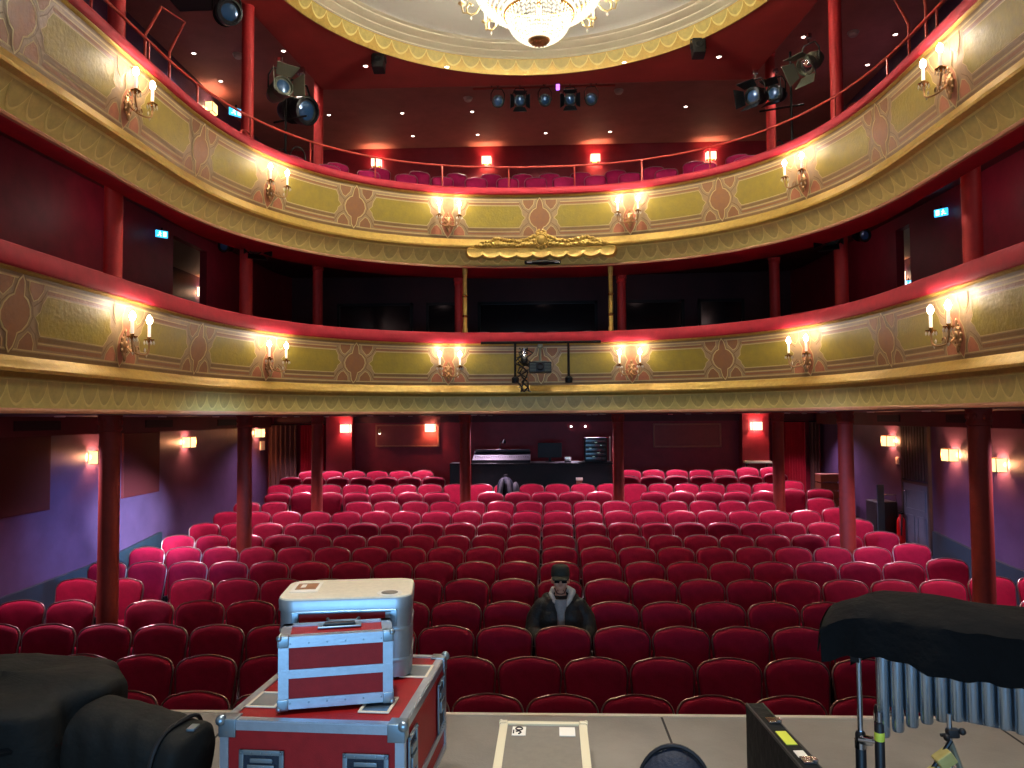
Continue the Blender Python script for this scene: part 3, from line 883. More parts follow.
# ------------------------------------------------------------------ theatre seats
def back_outline(w, h, n=9, rc=0.095, crown=0.02, taper=0.03):
    """outline of a seat back from bottom left round the top to bottom right, (x, z)"""
    pts = [(0.0, 0.0), (-w / 4, 0.0), (-w / 2 + taper + 0.06, 0.004), (-w / 2 + taper + 0.02, 0.03), (-w / 2 + taper, 0.08), (-w / 2 + taper * 0.4, h * 0.5), (-w / 2, h - rc)]
    for i in range(1, n + 1):
        a = PI - PI / 2 * i / n
        pts.append((-w / 2 + rc + rc * math.cos(a), h - rc + rc * math.sin(a)))
    tw = w / 2 - rc
    for i in range(1, 8):
        x = -tw + 2 * tw * i / 8
        pts.append((x, h + crown * (1 - (x / tw) ** 2)))
    for i in range(n + 1):
        a = PI / 2 - PI / 2 * i / n
        pts.append((w / 2 - rc + rc * math.cos(a), h - rc + rc * math.sin(a)))
    pts += [(w / 2 - taper * 0.4, h * 0.5), (w / 2 - taper, 0.08), (w / 2 - taper - 0.02, 0.03), (w / 2 - taper - 0.06, 0.004), (w / 4, 0.0)]
    return pts
def make_seat(name, cat, mv, w=0.497, top=0.95, legs=True):
    t = empty(name); tag(t, 'x', cat)
    h = 0.50; z0 = top - h - 0.018
    lean = 0.20
    def P(x, z, y):
        return (x, y - (h - z) * lean + 0.10 * (x / (w / 2)) ** 2 * -0.35, z0 + z)
    ol = back_outline(w, h)
    cx, cz = 0.0, h * 0.5
    def sc(k):
        return [(cx + (x - cx) * k, cz + (z - cz) * k) for x, z in ol]
    m = MB()
    rings = []
    for k, y in ((0.975, 0.0), (0.975, -0.02), (0.94, -0.04), (0.85, -0.052), (0.6, -0.06), (0.3, -0.062), (0.02, -0.062)):
        rings.append([P(x, z, y) for x, z in sc(k)])
    m.loft(rings, cap=True)
    m.build('backrest', mv, t, smooth=60)
    m = MB()
    m.loft([[P(x, z, 0.0) for x, z in sc(0.97)], [P(x, z, 0.022) for x, z in sc(0.95)], [P(x, z, 0.03) for x, z in sc(0.8)]], cap=True)
    m.build('back_shell', M['seat_shell'], t, smooth=40)
    m = MB(); m.tube([P(x, z, -0.012) for x, z in ol[4:-3]], 0.008, 6)
    m.build('metal_rim', M['seat_trim'], t, smooth=60)
    # tip-up cushion, folded up
    m = MB(); m.box((0, -0.15, 0.37), (w - 0.08, 0.09, 0.30), bev=0.04, M=Matrix.Rotation(R(-10), 3, 'X'))
    m.build('seat_cushion', mv, t, smooth=60)
    for s in (-1, 1):
        m = MB()
        x = s * (w / 2 - 0.004)
        m.box((x, -0.10, 0.27), (0.03, 0.06, 0.54), bev=0.008)
        m.box((x - s * 0.006, -0.12, 0.0125), (0.032, 0.26, 0.025), bev=0.006)
        m.build('leg', M['dark_iron'], t, smooth=40)
    return t
seat_proto = make_seat('theatre_seat', 'theatre seat', M['velvet']); seat_tree = tree(seat_proto)
PHASE = [-0.15, 0.13, -0.11, -0.11, -0.10, -0.08, -0.06, -0.06, -0.055, -0.04, -0.02, -0.26, 0.0, -0.05, 0.10]
PW = 0.52
COLS = [(x, y) for x, y in LVL1]
F_PX = 770.0
def screen_x(x, y):
    # rough picture column, used only to leave out seats that no frame could show
    c = (0.99911502 * x + 0.04148459 * y, -0.04114799 * x + 0.99822283 * y)
    return 512 + F_PX * c[0] / c[1]
used = False; seat_at = {}
for i, (y, zt) in enumerate(zip(ROWY, ROWZ)):
    xl, xr = -5.66, 5.42
    xs = []
    k0 = int((xl - PHASE[i]) / PW) - 1
    for k in range(k0, k0 + 26):
        x = PHASE[i] + PW * (k + 0.5)
        if x - PW / 2 < xl - 0.19 or x + PW / 2 > xr + 0.2: continue
        if i in (3, 4) and x < -4.35:
            x = {3: (-5.87, -5.35, -4.83), 4: (-5.33, -4.81)}[i][max(0, min(2 - (i == 4), int(round((x + (5.57 if i == 3 else 5.04)) / PW))))] if x > (-5.7 if i == 3 else -5.3) else -99
            if x < -9: continue
        if i >= 13 and -2.3 < x < 1.75: continue
        if any(abs(x - a) < 0.33 and -0.35 < y - b < 0.48 for a, b in COLS) and not (i == 3 and x < -4.7): continue
        sx = screen_x(x, y)
        if sx < -75 or sx > 1100: continue
        xs.append((x, -20 < sx < 1044))
    inside = [x for x, v in xs if v]
    for x, v in xs:
        if v:
            j = inside.index(x) + 1; jr = len(inside) - j + 1
            side, q = ('left', j) if j <= jr else ('right', jr)
            if q == 1: lab = 'crimson velvet seat at the %s end of the %s row from the stage' % (side, ORD[i + 1])
            else: lab = 'crimson velvet seat, %s from the %s end of the %s row from the stage' % (ORD[q], side, ORD[i + 1])
        else:
            lab = 'crimson velvet seat past the %s picture edge in the %s row from the stage' % ('left' if x < 0 else 'right', ORD[i + 1])
        bend = 0.0
        loc = (x, y, zt - SEATH + (0.045 if x > 4.45 else 0.0)); rz = bend + random.uniform(-0.004, 0.004)
        if not used:
            o = seat_proto; o.location = loc; o.rotation_euler = (0, 0, rz); o['label'] = lab; used = True
        else:
            o = dup(seat_tree, loc, rz, lab)
        o['group'] = 'crimson seats of the stalls'
        seat_at[(i, round(x, 2))] = o

# seats of the gallery and of the lower balcony
gal = make_seat('gallery_seat', 'theatre seat', M['gallery_velvet'], w=0.42); gtree = tree(gal); used = False
for r, (off, zt) in enumerate(((-2.55, 7.49), (-3.35, 7.82))):
    n = 21
    us = [(-(n - 1) / 2 + k) * 0.405 for k in range(n)]
    for k, u in enumerate(us):
        p = on(u + (0.2 if r else 0), off, zt - SEATH); nn = normal(u)
        rz = math.atan2(nn.y, nn.x) + PI / 2
        d = k - (n - 1) // 2
        where = 'in the middle' if d == 0 else '%s from the %s end' % (ORD[min(k, n - 1 - k) + 1], 'left' if d < 0 else 'right')
        lab = 'purple-red gallery seat %s of the %s row behind the railing' % (where, ('front', 'second')[r])
        if not used:
            o = gal; o.location = p; o.rotation_euler = (0, 0, rz); o['label'] = lab; used = True
        else: o = dup(gtree, p, rz, lab)
        o['group'] = 'gallery seats behind the railing'
box = make_seat('balcony_seat', 'theatre seat', M['velvet'], w=0.48); btree = tree(box); used = False
bs = [-3.9, -3.35, -2.8, -2.25, -0.78, -0.26, 0.26, 0.78, 2.25, 2.8, 3.35, 3.9]
for k, u in enumerate(bs):
    p = on(u, -0.75, 4.34 - SEATH); nn = normal(u)
    lab = 'red balcony seat just showing over the lower red rail, %s from the %s' % (ORD[k + 1] if k < 6 else ORD[12 - k], 'left' if k < 6 else 'right')
    if not used:
        o = box; o.location = p; o.rotation_euler = (0, 0, math.atan2(nn.y, nn.x) + PI / 2); o['label'] = lab; used = True
    else: o = dup(btree, p, math.atan2(nn.y, nn.x) + PI / 2, lab)
    o['group'] = 'seats behind the lower balcony rail'

# ------------------------------------------------------------------ gallery railing
t = empty('safety_railing', (X0, 11.93, 6.515)); tag(t, 'thin reddish tube railing along the top of the gallery front', 'railing')
Mi = Matrix.Translation((-X0, -11.93, -6.515))
m = MB(); m.tube([on(-8.6 + 17.2 * k / 160, -0.12, 6.90) for k in range(161)], 0.016, 8)
m.xf(Mi).build('handrail_tube', M['tube_red'], t)
for k in range(-8, 9):
    u = -0.40 + 1.025 * k
    m = MB(); m.cyl(on(u, -0.12, 6.51), on(u, -0.12, 6.90), 0.013, n=8); m.cyl(on(u, -0.12, 6.51), on(u, -0.12, 6.53), 0.03, n=10)
    m.xf(Mi).build('post', M['tube_red'], t)
def tube_frame(label, pts, r=0.017):
    t = empty('tubular_handrail', pts[0]); tag(t, label, 'handrail')
    o0 = Vector(pts[0])
    m = MB(); m.tube([tuple(Vector(p) - o0) for p in pts], r, 8); m.build('tube', M['tube_red'], t)
    for p in (pts[0], pts[-1]):
        q = Vector(p) - o0
        m = MB(); m.lathe([(0.04, 0), (0.04, 0.012), (0.02, 0.02)], tuple(q), n=12); m.build('foot_plate', M['tube_red'], t)
tube_frame('bent red tubular stair handrail beside the left gallery column', [(-4.42, 8.27, 5.95), (-4.42, 8.26, 7.24), (-4.42, 8.61, 7.75), (-4.42, 9.19, 7.87), (-4.42, 8.89, 7.43), (-4.42, 8.82, 7.31), (-4.42, 8.82, 5.95)])
tube_frame('bent red tubular stair handrail high beside the right balcony front', [(4.3, 9.02, 5.95), (4.3, 9.0, 7.5), (4.3, 9.32, 7.97), (4.3, 8.75, 8.0), (4.3, 8.6, 7.52), (4.3, 8.6, 5.95)])
for k, (u, s) in enumerate(((-4.66, 'left'), (-4.35, 'left'), (4.45, 'right'), (4.75, 'right'))):
    p0 = Vector(on(u - 0.09, -0.35, 5.95)); p1 = Vector(on(u + 0.09, -0.35, 5.95))
    H = 0.86 if k % 2 else 0.76
    pts = [p0, p0 + Vector((0, 0, H - 0.06))] + [p0.lerp(p1, 0.5 - 0.5 * math.cos(a)) + Vector((0, 0, H - 0.06 + 0.06 * math.sin(a))) for a in (0.5, 1.0, 1.57, 2.1, 2.6)] + [p1 + Vector((0, 0, H - 0.06)), p1]
    tube_frame('small hooped red step rail behind the %s gallery front, the %s of two' % (s, ('lower', 'taller')[k % 2]), [tuple(p) for p in pts], 0.013)

# ------------------------------------------------------------------ cube wall lamps
def make_wall_lamp(mg):
    t = empty('wall_lamp'); tag(t, 'x', 'wall lamp')
    m = MB(); m.box((0, -0.008, 0), (0.20, 0.016, 0.15), bev=0.004); m.build('wall_plate', M['brass'], t)
    m = MB()
    w, d, h = 0.24, 0.15, 0.20
    for s in (-1, 1): m.box((s * w / 2, -0.02 - d / 2, 0), (0.006, d, h))
    m.box((0, -0.02 - d, 0), (w, 0.006, h))
    m.build('glass_shade', mg, t, smooth=0)
    m = MB()
    for z in (-h / 2, h / 2):
        m.box((0, -0.02 - d, z), (w + 0.01, 0.012, 0.008))
        for s in (-1, 1): m.box((s * w / 2, -0.02 - d / 2, z), (0.012, d, 0.008))
    for s in (-1, 1): m.box((s * w / 2, -0.02 - d, 0), (0.01, 0.01, h))
    m.build('shade_frame', M['brass'], t, smooth=0)
    return t
lp = {}
for key, mg in (('warm', M['lamp_glass']), ('bright', M['lamp_glass_bright'])):
    o = make_wall_lamp(mg); lp[key] = [o, tree(o), False]
def wall_lamp(loc, facing, label, kind='warm', w=44.0, col=(1.0, 0.34, 0.15), group='cube wall lamps'):
    d = Vector(facing); rz = math.atan2(d.y, d.x) + PI / 2
    e = lp[kind]
    if not e[2]:
        o = e[0]; o.location = loc; o.rotation_euler = (0, 0, rz); o['label'] = label; e[2] = True
    else: o = dup(e[1], loc, rz, label)
    o['group'] = group
    p = Vector(loc) + d * 0.095
    point('lamp_light', p, w, col, 0.04)
for y, z, n in ((11.6, 2.37, 'nearest the stage'), (14.65, 2.50, 'between the two front columns'), (18.35, 2.60, 'farthest from the stage')):
    wall_lamp((WL, y, z), (1, 0, 0), 'square glowing lamp on the left side wall, ' + n)
for y, z, n in ((11.67, 2.19, 'nearest the stage'), (12.98, 2.27, 'just before the grey door'), (15.25, 2.43, 'beyond the grey door')):
    wall_lamp((WR, y, z), (-1, 0, 0), 'square glowing lamp on the right side wall, ' + n)
PD = 0.35
for x, y, n in ((-4.87, WB - PD, 'on the left pilaster of the back wall'), (-2.83, WB - 0.05, 'over the right end of the left framed board'), (5.10, WB - PD, 'on the right pilaster of the back wall')):
    wall_lamp((x, y, 2.69), (0, -1, 0), 'bright square lamp ' + n + ' of the stalls', 'bright', 30.0, (1.0, 0.58, 0.36))
for x, n in ((-4.19, 'leftmost of the four'), (-1.39, 'second from the left'), (1.34, 'third from the left'), (4.21, 'rightmost of the four')):
    wall_lamp((x, WB, 9.40), (0, -1, 0), 'square lamp on the gallery back wall, ' + n, 'bright', 26.0, (1.0, 0.5, 0.26))
wall_lamp((WL, 15.48, 9.40), (1, 0, 0), 'small square lamp on the gallery side wall behind the left columns', 'warm', 26.0, (1.0, 0.5, 0.26))
wall_lamp((WL, 15.2, 5.50), (1, 0, 0), 'lamp seen through the doorway of the left balcony box', 'bright', 10)
wall_lamp((WR, 14.6, 5.50), (-1, 0, 0), 'lamp in the corridor behind the right balcony box', 'bright', 8)

# ------------------------------------------------------------------ stalls back wall: pilasters, framed boards, curtains
for x, s in ((-5.06, 'left'), (5.10, 'right')):
    mb = MB(); mb.box((x, WB - PD / 2, 1.9), (0.64, PD, 2.2)); o = structure(mb, 'wall_pilaster', M['red_wall'], smooth=0)
def framed_board(x0, x1, z0, z1, label):
    t = empty('framed_board', ((x0 + x1) / 2, WB, (z0 + z1) / 2)); tag(t, label, 'wall panel')
    w, h = x1 - x0, z1 - z0
    m = MB(); m.box((0, -0.02, 0), (w - 0.06, 0.03, h - 0.06)); m.build('panel', M['framed_board'], t, smooth=0)
    m = MB()
    for s in (-1, 1):
        m.box((s * (w / 2 - 0.02), -0.025, 0), (0.04, 0.05, h), bev=0.008); m.box((0, -0.025, s * (h / 2 - 0.02)), (w, 0.05, 0.04), bev=0.008)
    m.build('frame', M['board_edge'], t)
framed_board(-4.22, -2.62, 2.22, 2.78, 'reddish framed board on the stalls back wall, left of the sound desk')
framed_board(2.69, 4.35, 2.17, 2.76, 'reddish framed board on the stalls back wall, right of the sound desk')
t = empty('picture_lamp', (-4.08, WB - 0.05, 2.62)); tag(t, 'small bright clip lamp at the left end of the framed board', 'lamp')
m = MB(); m.tube([(0, 0, 0), (0, -0.10, 0.02), (0, -0.16, 0.0)], 0.01, 8); m.build('arm', M['brass'], t)
m = MB(); m.lathe([(0.012, 0.06), (0.03, 0.02), (0.045, -0.06), (0.04, -0.06)], (0, -0.16, 0), n=12); m.build('shade', M['old_brass'], t)
m = MB(); m.ball((0, -0.16, -0.05), 0.03); m.build('bulb', M['spot_lens'], t)
def curtain(name, x0, x1, y, z0, z1, m_, label, pleats):
    t = empty(name, ((x0 + x1) / 2, y, z0)); tag(t, label, 'curtain')
    m = MB(); w = x1 - x0; N = pleats * 8; vs = []
    for side, off in ((0, 0.0), (1, 0.012)):
        for i in range(N + 1):
            a = i / N
            dy = 0.05 * math.sin(a * pleats * 2 * PI) + off
            for z in (0, z1 - z0): vs.append((-w / 2 + w * a, dy, z))
    q = 2 * (N + 1)
    fs = [(2 * i, 2 * i + 1, 2 * i + 3, 2 * i + 2) for i in range(N)] + [(q + 2 * i, q + 2 * i + 1, q + 2 * i + 3, q + 2 * i + 2) for i in range(N)]
    fs += [(0, 1, q + 1, q), (2 * N, 2 * N + 1, q + 2 * N + 1, q + 2 * N)]
    fs += [(2 * i, 2 * i + 2, q + 2 * i + 2, q + 2 * i) for i in range(N)] + [(2 * i + 1, 2 * i + 3, q + 2 * i + 3, q + 2 * i + 1) for i in range(N)]
    m.add(vs, fs); m.build('cloth', m_, t, smooth=60)
    m = MB(); m.cyl((-w / 2 - 0.02, 0, z1 - z0 + 0.01), (w / 2 + 0.02, 0, z1 - z0 + 0.01), 0.015, n=8); m.build('curtain_rod', M['dark_iron'], t)
fz = floor_z(19)
curtain('curtain', -6.05, -5.45, WB - 0.25, fz + 0.02, 2.78, M['curtain'], 'dark red pleated curtain in the back corner beside the left pilaster', 9)
curtain('curtain', -6.85, -6.15, WB - 0.25, fz + 0.02, 2.78, M['curtain_brown'], 'dull brown hanging drape in the far left corner', 6)
curtain('curtain', 5.55, 6.30, WB - 0.25, fz + 0.02, 2.78, M['curtain'], 'bright red pleated curtain in the back corner beside the right pilaster', 12)
curtain('curtain', 6.42, 6.64, WB - 0.25, fz + 0.02, 2.78, M['curtain_brown'], 'narrow brown drape in the far right corner', 3)
t = empty('wall_shelf', (5.10, WB - PD, 1.83)); tag(t, 'pale narrow shelf under the lamp of the right pilaster', 'shelf')
m = MB(); m.box((0, -0.13, 0), (0.62, 0.26, 0.05), bev=0.008); m.build('board', M['cream_top'], t)
for s in (-1, 1):
    m = MB(); m.box((s * 0.24, -0.02, -0.12), (0.03, 0.04, 0.2)); m.box((s * 0.24, -0.10, -0.04), (0.03, 0.2, 0.03)); m.build('bracket', M['dark_iron'], t)

# red acoustic panels on the left wall
for y0, y1, z0, z1, n in ((8.2, 10.55, 1.70, 2.73, 'cut by the picture edge'), (12.43, 13.62, 1.66, 2.72, 'behind the nearest left column')):
    t = empty('acoustic_panel', (WL, (y0 + y1) / 2, (z0 + z1) / 2)); tag(t, 'dark red flat acoustic panel on the left wall, ' + n, 'wall panel', 'red panels on the left wall')
    m = MB(); m.box((0.02, 0, 0), (0.04, y1 - y0, z1 - z0), bev=0.01); m.build('panel', M['panel_red'], t, smooth=0)
    m = MB()
    for s in (-1, 1): m.box((0.015, 0, s * (z1 - z0) / 2), (0.03, y1 - y0 + 0.03, 0.015)); m.box((0.015, s * (y1 - y0) / 2, 0), (0.03, 0.015, z1 - z0))
    m.build('frame', M['deep_red'], t, smooth=0)
t = empty('acoustic_panel', (WL + 0.0, 18.75, 2.30)); tag(t, 'small pale notice plate below the farthest left wall lamp', 'sign')
m = MB(); m.box((0.012, 0.0, -0.02), (0.024, 0.3, 0.22), bev=0.005); m.build('plate', M['label_white'], t)
t.name = 'notice_sign'
# ventilation grilles in the band
for k, (x, y, s) in enumerate(((WL + 0.18, 10.05, 1), (WL + 0.18, 13.3, 1), (WL + 0.18, 16.2, 1), (WR - 0.18, 10.4, -1), (WR - 0.18, 12.4, -1), (WR - 0.18, 15.0, -1))):
    t = empty('air_vent', (x, y, 2.87)); tag(t, 'black slotted air grille high on the %s wall band, %s from the stage' % ('left' if s > 0 else 'right', ORD[k % 3 + 1]), 'vent', 'air grilles under the lower balcony')
    m = MB(); m.box((s * 0.006, 0, 0), (0.012, 0.95, 0.13)); m.build('backing', M['grille'], t, smooth=0)
    m = MB()
    for q in range(5): m.box((s * 0.014, 0, -0.05 + q * 0.025), (0.012, 0.93, 0.008))
    m.build('slats', M['dark_iron'], t, smooth=0)

# grey door with the slatted upper screen in the right wall
t = empty('door_1', (WR, 14.3, floor_z(14.3))); t['kind'] = 'structure'
H = 2.75 - floor_z(14.3)
m = MB()
for s in (-1, 1): m.box((-0.03, s * 0.49, H / 2), (0.06, 0.06, H))
m.box((-0.03, 0, H), (0.06, 1.04, 0.06)); m.box((-0.03, 0, 1.22), (0.06, 0.95, 0.05))
m.build('door_frame', M['door_slat'], t)
m = MB(); m.box((-0.025, 0, 0.61), (0.04, 0.92, 1.18))
for y, z, w, h in ((-0.22, 0.36, 0.30, 0.5), (0.22, 0.36, 0.30, 0.5), (0, 0.9, 0.72, 0.34)):
    m.box((-0.045, y, z + h / 2), (0.025, w, 0.03)); m.box((-0.045, y, z - h / 2), (0.025, w, 0.03))
    m.box((-0.045, y - w / 2, z), (0.025, 0.03, h)); m.box((-0.045, y + w / 2, z), (0.025, 0.03, h))
m.build('door_panel', M['door_grey'], t)
m = MB()
for k in range(9): m.box((-0.03, -0.42 + k * 0.105, (1.25 + H) / 2), (0.05, 0.06, H - 1.28), bev=0.01)
m.build('slats', M['door_slat'], t)
m = MB(); m.cyl((-0.04, 0.38, 1.05), (-0.10, 0.38, 1.05), 0.012); m.cyl((-0.10, 0.38, 1.05), (-0.10, 0.26, 1.05), 0.012)
m.build('door_handle', M['chrome'], t)
t = empty('light_switch', (WR, 15.05, 2.06)); tag(t, 'small pale switch plate on the right wall below the lamp beyond the door', 'switch')
m = MB(); m.box((-0.01, 0, 0), (0.02, 0.12, 0.14), bev=0.006); m.build('plate', M['label_white'], t)
m = MB(); m.box((-0.024, 0, 0.01), (0.012, 0.04, 0.06), bev=0.004); m.build('rocker', M['detector'], t)

# beside the door: equipment trolley, blue post, extinguisher, wooden crate
fzz = floor_z(15.1)
t = empty('equipment_trolley', (6.46, 15.15, fzz)); t.scale = (0.8, 0.8, 1.0); tag(t, 'black equipment trolley parked by the right wall before the grey door', 'trolley')
m = MB(); m.box((0, 0, 0.42), (0.5, 0.6, 0.62), bev=0.03); m.build('cabinet', M['black_plastic'], t)
m = MB(); m.tube([(-0.22, -0.28, 0.73), (-0.22, -0.28, 0.86), (0.22, -0.28, 0.86), (0.22, -0.28, 0.73)], 0.014, 8); m.build('push_bar', M['chrome'], t)
for sx in (-1, 1):
    for sy in (-1, 1):
        m = MB(); m.cyl((sx * 0.2 - 0.015, sy * 0.24, 0.05), (sx * 0.2 + 0.015, sy * 0.24, 0.05), 0.05); m.box((sx * 0.2, sy * 0.24, 0.09), (0.04, 0.04, 0.05)); m.build('caster', M['dark_iron'], t)
t = empty('marker_post', (6.08, 14.3, floor_z(14.3))); tag(t, 'slim blue-grey post standing beside the black trolley', 'post')
m = MB(); m.lathe([(0.14, 0), (0.14, 0.02), (0.04, 0.03), (0.035, 0.06)], n=16); m.build('base', M['dark_iron'], t)
m = MB(); m.box((0, 0, 0.62), (0.12, 0.05, 1.14), bev=0.01); m.build('panel', M['teal'], t)
t = empty('fire_extinguisher', (6.62, 14.72, floor_z(14.72))); tag(t, 'red fire extinguisher standing against the right wall by the door', 'fire extinguisher')
m = MB(); m.lathe([(0.07, 0.0), (0.075, 0.02), (0.075, 0.42), (0.06, 0.48), (0.025, 0.52), (0.02, 0.56)], n=20); m.build('cylinder_body', M['fire_red'], t)
m = MB(); m.box((0, 0, 0.58), (0.04, 0.14, 0.03), bev=0.006); m.box((0, 0.02, 0.62), (0.03, 0.12, 0.015), bev=0.004); m.build('valve_handle', M['dark_iron'], t)
m = MB(); m.tube([(0, -0.05, 0.57), (-0.03, -0.12, 0.5), (-0.04, -0.11, 0.3), (-0.04, -0.10, 0.18)], 0.012, 8); m.build('hose', M['black_plastic'], t)
t = empty('wooden_crate', (6.22, 17.2, floor_z(17.2))); t.scale = (0.66, 0.7, 0.86); tag(t, 'brown wooden crate behind the last seats near the right corner', 'crate')
m = MB()
for z in (0.12, 0.32, 0.52, 0.72, 0.92):
    for s in (-1, 1): m.box((0, s * 0.24, z), (0.72, 0.02, 0.16)); m.box((s * 0.35, 0, z), (0.02, 0.48, 0.16))
m.box((0, 0, 0.02), (0.72, 0.5, 0.03)); m.box((0, 0, 1.02), (0.74, 0.52, 0.03))
m.build('boards', M['wood_brown'], t)
for sx in (-1, 1):
    for sy in (-1, 1):
        m = MB(); m.box((sx * 0.32, sy * 0.215, 0.5), (0.04, 0.03, 1.0)); m.build('corner_post', M['wood_brown'], t)

# ------------------------------------------------------------------ sound desk at the back of the stalls
DY = 16.35; dz = floor_z(DY)
t = empty('sound_desk', (-0.06, DY, dz)); tag(t, 'black mixing position counter between the two central columns', 'desk')
Ht = 1.97 - dz
m = MB(); m.box((0, -0.02, Ht / 2), (2.95, 0.05, Ht)); m.build('front_panel', M['desk_black'], t, smooth=0)
m = MB(); m.box((0, 0.33, Ht - 0.02), (3.0, 0.78, 0.04), bev=0.01); m.build('counter', M['desk_black'], t)
for s in (-1, 1):
    m = MB(); m.box((s * 1.46, 0.33, Ht / 2 - 0.03), (0.04, 0.7, Ht - 0.06)); m.build('side_panel', M['desk_black'], t, smooth=0)
t = empty('side_cabinet', (-1.82, DY, dz)); tag(t, 'small black cabinet left of the left central column', 'cabinet')
m = MB(); m.box((0, 0.2, Ht / 2), (0.38, 0.44, Ht), bev=0.01); m.build('carcass', M['desk_black'], t)
m = MB(); m.box((0, -0.03, Ht / 2), (0.34, 0.02, Ht - 0.1)); m.build('door', M['black_plastic'], t)
t = empty('mixing_console', (-0.92, DY + 0.33, 1.97)); tag(t, 'long grey mixing console lying on the left of the black desk', 'mixing console')
m = MB(); m.loft([[(x, -0.28, 0.0), (x, -0.28, 0.06), (x, 0.22, 0.16), (x, 0.28, 0.22), (x, 0.28, 0.0)] for x in (-0.62, 0.62)]); m.build('body', M['mixer_grey'], t, smooth=0)
m = MB()
for i in range(24): m.box((-0.56 + i * 0.049, -0.06 + 0.03 * math.sin(i), 0.118), (0.016, 0.03, 0.02))
m.build('faders', M['black_plastic'], t, smooth=0)
m = MB(); m.box((0, 0.25, 0.24), (1.2, 0.05, 0.06), bev=0.01); m.build('meter_bridge', M['black_plastic'], t)
t = empty('desk_lamp', (-0.98, DY + 0.69, 1.972)); tag(t, 'dark gooseneck lamp rising behind the mixing console', 'lamp')
m = MB(); m.lathe([(0.06, 0), (0.06, 0.02), (0.015, 0.03)], n=14); m.build('base', M['black_metal'], t)
m = MB(); m.tube([(0, 0, 0.02), (0, 0, 0.3), (0.02, -0.03, 0.42), (0.08, -0.06, 0.46)], 0.009, 8); m.build('gooseneck', M['black_metal'], t)
m = MB(); m.lathe([(0.015, 0.03), (0.05, -0.05), (0.045, -0.05)], (0.1, -0.07, 0.45), n=12); m.build('lamp_shade', M['black_metal'], t)
t = empty('monitor', (0.12, DY + 0.35, 1.972)); tag(t, 'black computer screen in the middle of the sound desk', 'monitor')
m = MB(); m.box((0, 0.02, 0.25), (0.52, 0.03, 0.32), bev=0.008); m.build('case', M['black_plastic'], t)
m = MB(); m.box((0, 0.038, 0.25), (0.48, 0.004, 0.28)); m.build('screen', M['screen_dark'], t, smooth=0)
m = MB(); m.box((0, 0.03, 0.05), (0.05, 0.03, 0.12)); m.box((0, 0.03, 0.006), (0.2, 0.16, 0.012)); m.build('stand', M['black_plastic'], t)
t = empty('desk_telephone', (0.50, DY + 0.2, 1.97)); tag(t, 'small black intercom with pale lights beside the screen', 'intercom')
m = MB(); m.loft([[(x, -0.07, 0), (x, -0.07, 0.03), (x, 0.08, 0.11), (x, 0.08, 0)] for x in (-0.07, 0.07)]); m.build('body', M['black_plastic'], t, smooth=0)
m = MB(); m.box((0, -0.03, 0.075), (0.1, 0.012, 0.012)); m.box((0, 0.02, 0.105), (0.1, 0.012, 0.012)); m.build('lights', M['led'], t, smooth=0)
t = empty('equipment_rack', (1.10, DY + 0.38, 1.97)); tag(t, 'black effects rack with knobs and lights at the right of the sound desk', 'rack')
m = MB(); m.box((0, 0.0, 0.26), (0.48, 0.4, 0.52), bev=0.01); m.build('case', M['black_plastic'], t)
for k in range(5):
    m = MB(); m.box((0, -0.205, 0.07 + k * 0.095), (0.44, 0.014, 0.085), bev=0.004)
    for q in range(5): m.cyl((-0.16 + q * 0.08, -0.212, 0.07 + k * 0.095), (-0.16 + q * 0.08, -0.235, 0.07 + k * 0.095), 0.014, n=8)
    m.build('rack_unit', M['screen_dark'], t)
m = MB()
for q, (a, b) in enumerate(((-0.05, 0.12), (0.05, 0.2), (-0.12, 0.3), (0.1, 0.36), (0.0, 0.42))): m.box((a, -0.216, b), (0.05, 0.008, 0.012))
m.build('lights', M['led'], t, smooth=0)
t = empty('rack_tube', (1.40, DY + 0.2, 1.97)); tag(t, 'white upright tube at the right end of the sound desk', 'tube')
m = MB(); m.lathe([(0.05, 0), (0.05, 0.015), (0.018, 0.02)], n=14); m.build('base', M['black_metal'], t)
m = MB(); m.lathe([(0.016, 0.02), (0.018, 0.05), (0.018, 0.52), (0.01, 0.55)], n=12); m.build('rod', M['label_white'], t)
t = empty('drinking_cup', (0.72, ROWY[12] + 0.30, ROWZ[12] - 0.95)); tag(t, 'small pale box standing just behind the seats in front of the sound desk', 'box')
m = MB(); m.box((0, 0, 0.50), (0.12, 0.10, 1.0), bev=0.008); m.build('body', M['wood_brown'], t); m = MB(); m.box((0, 0, 1.02), (0.14, 0.12, 0.05), bev=0.006); m.build('cap', M['cream_top'], t)
t.name = 'pedestal_box'
for x in (1.62 - 0.95, 1.02):
    t = empty('indicator_light', (x, WB, 2.70)); tag(t, 'tiny white light on the dark back wall, the %s of the pair' % ('left' if x < 0.8 else 'right'), 'light', 'pair of tiny lights above the desk')
    m = MB(); m.lathe([(0.035, 0.0), (0.035, 0.01), (0.02, 0.015)], n=12, M=Matrix.Rotation(R(90), 3, 'X')); m.build('bezel', M['dark_iron'], t)
    m = MB(); m.ball((0, -0.02, 0), 0.024); m.build('lens', M['spot_lens'], t)

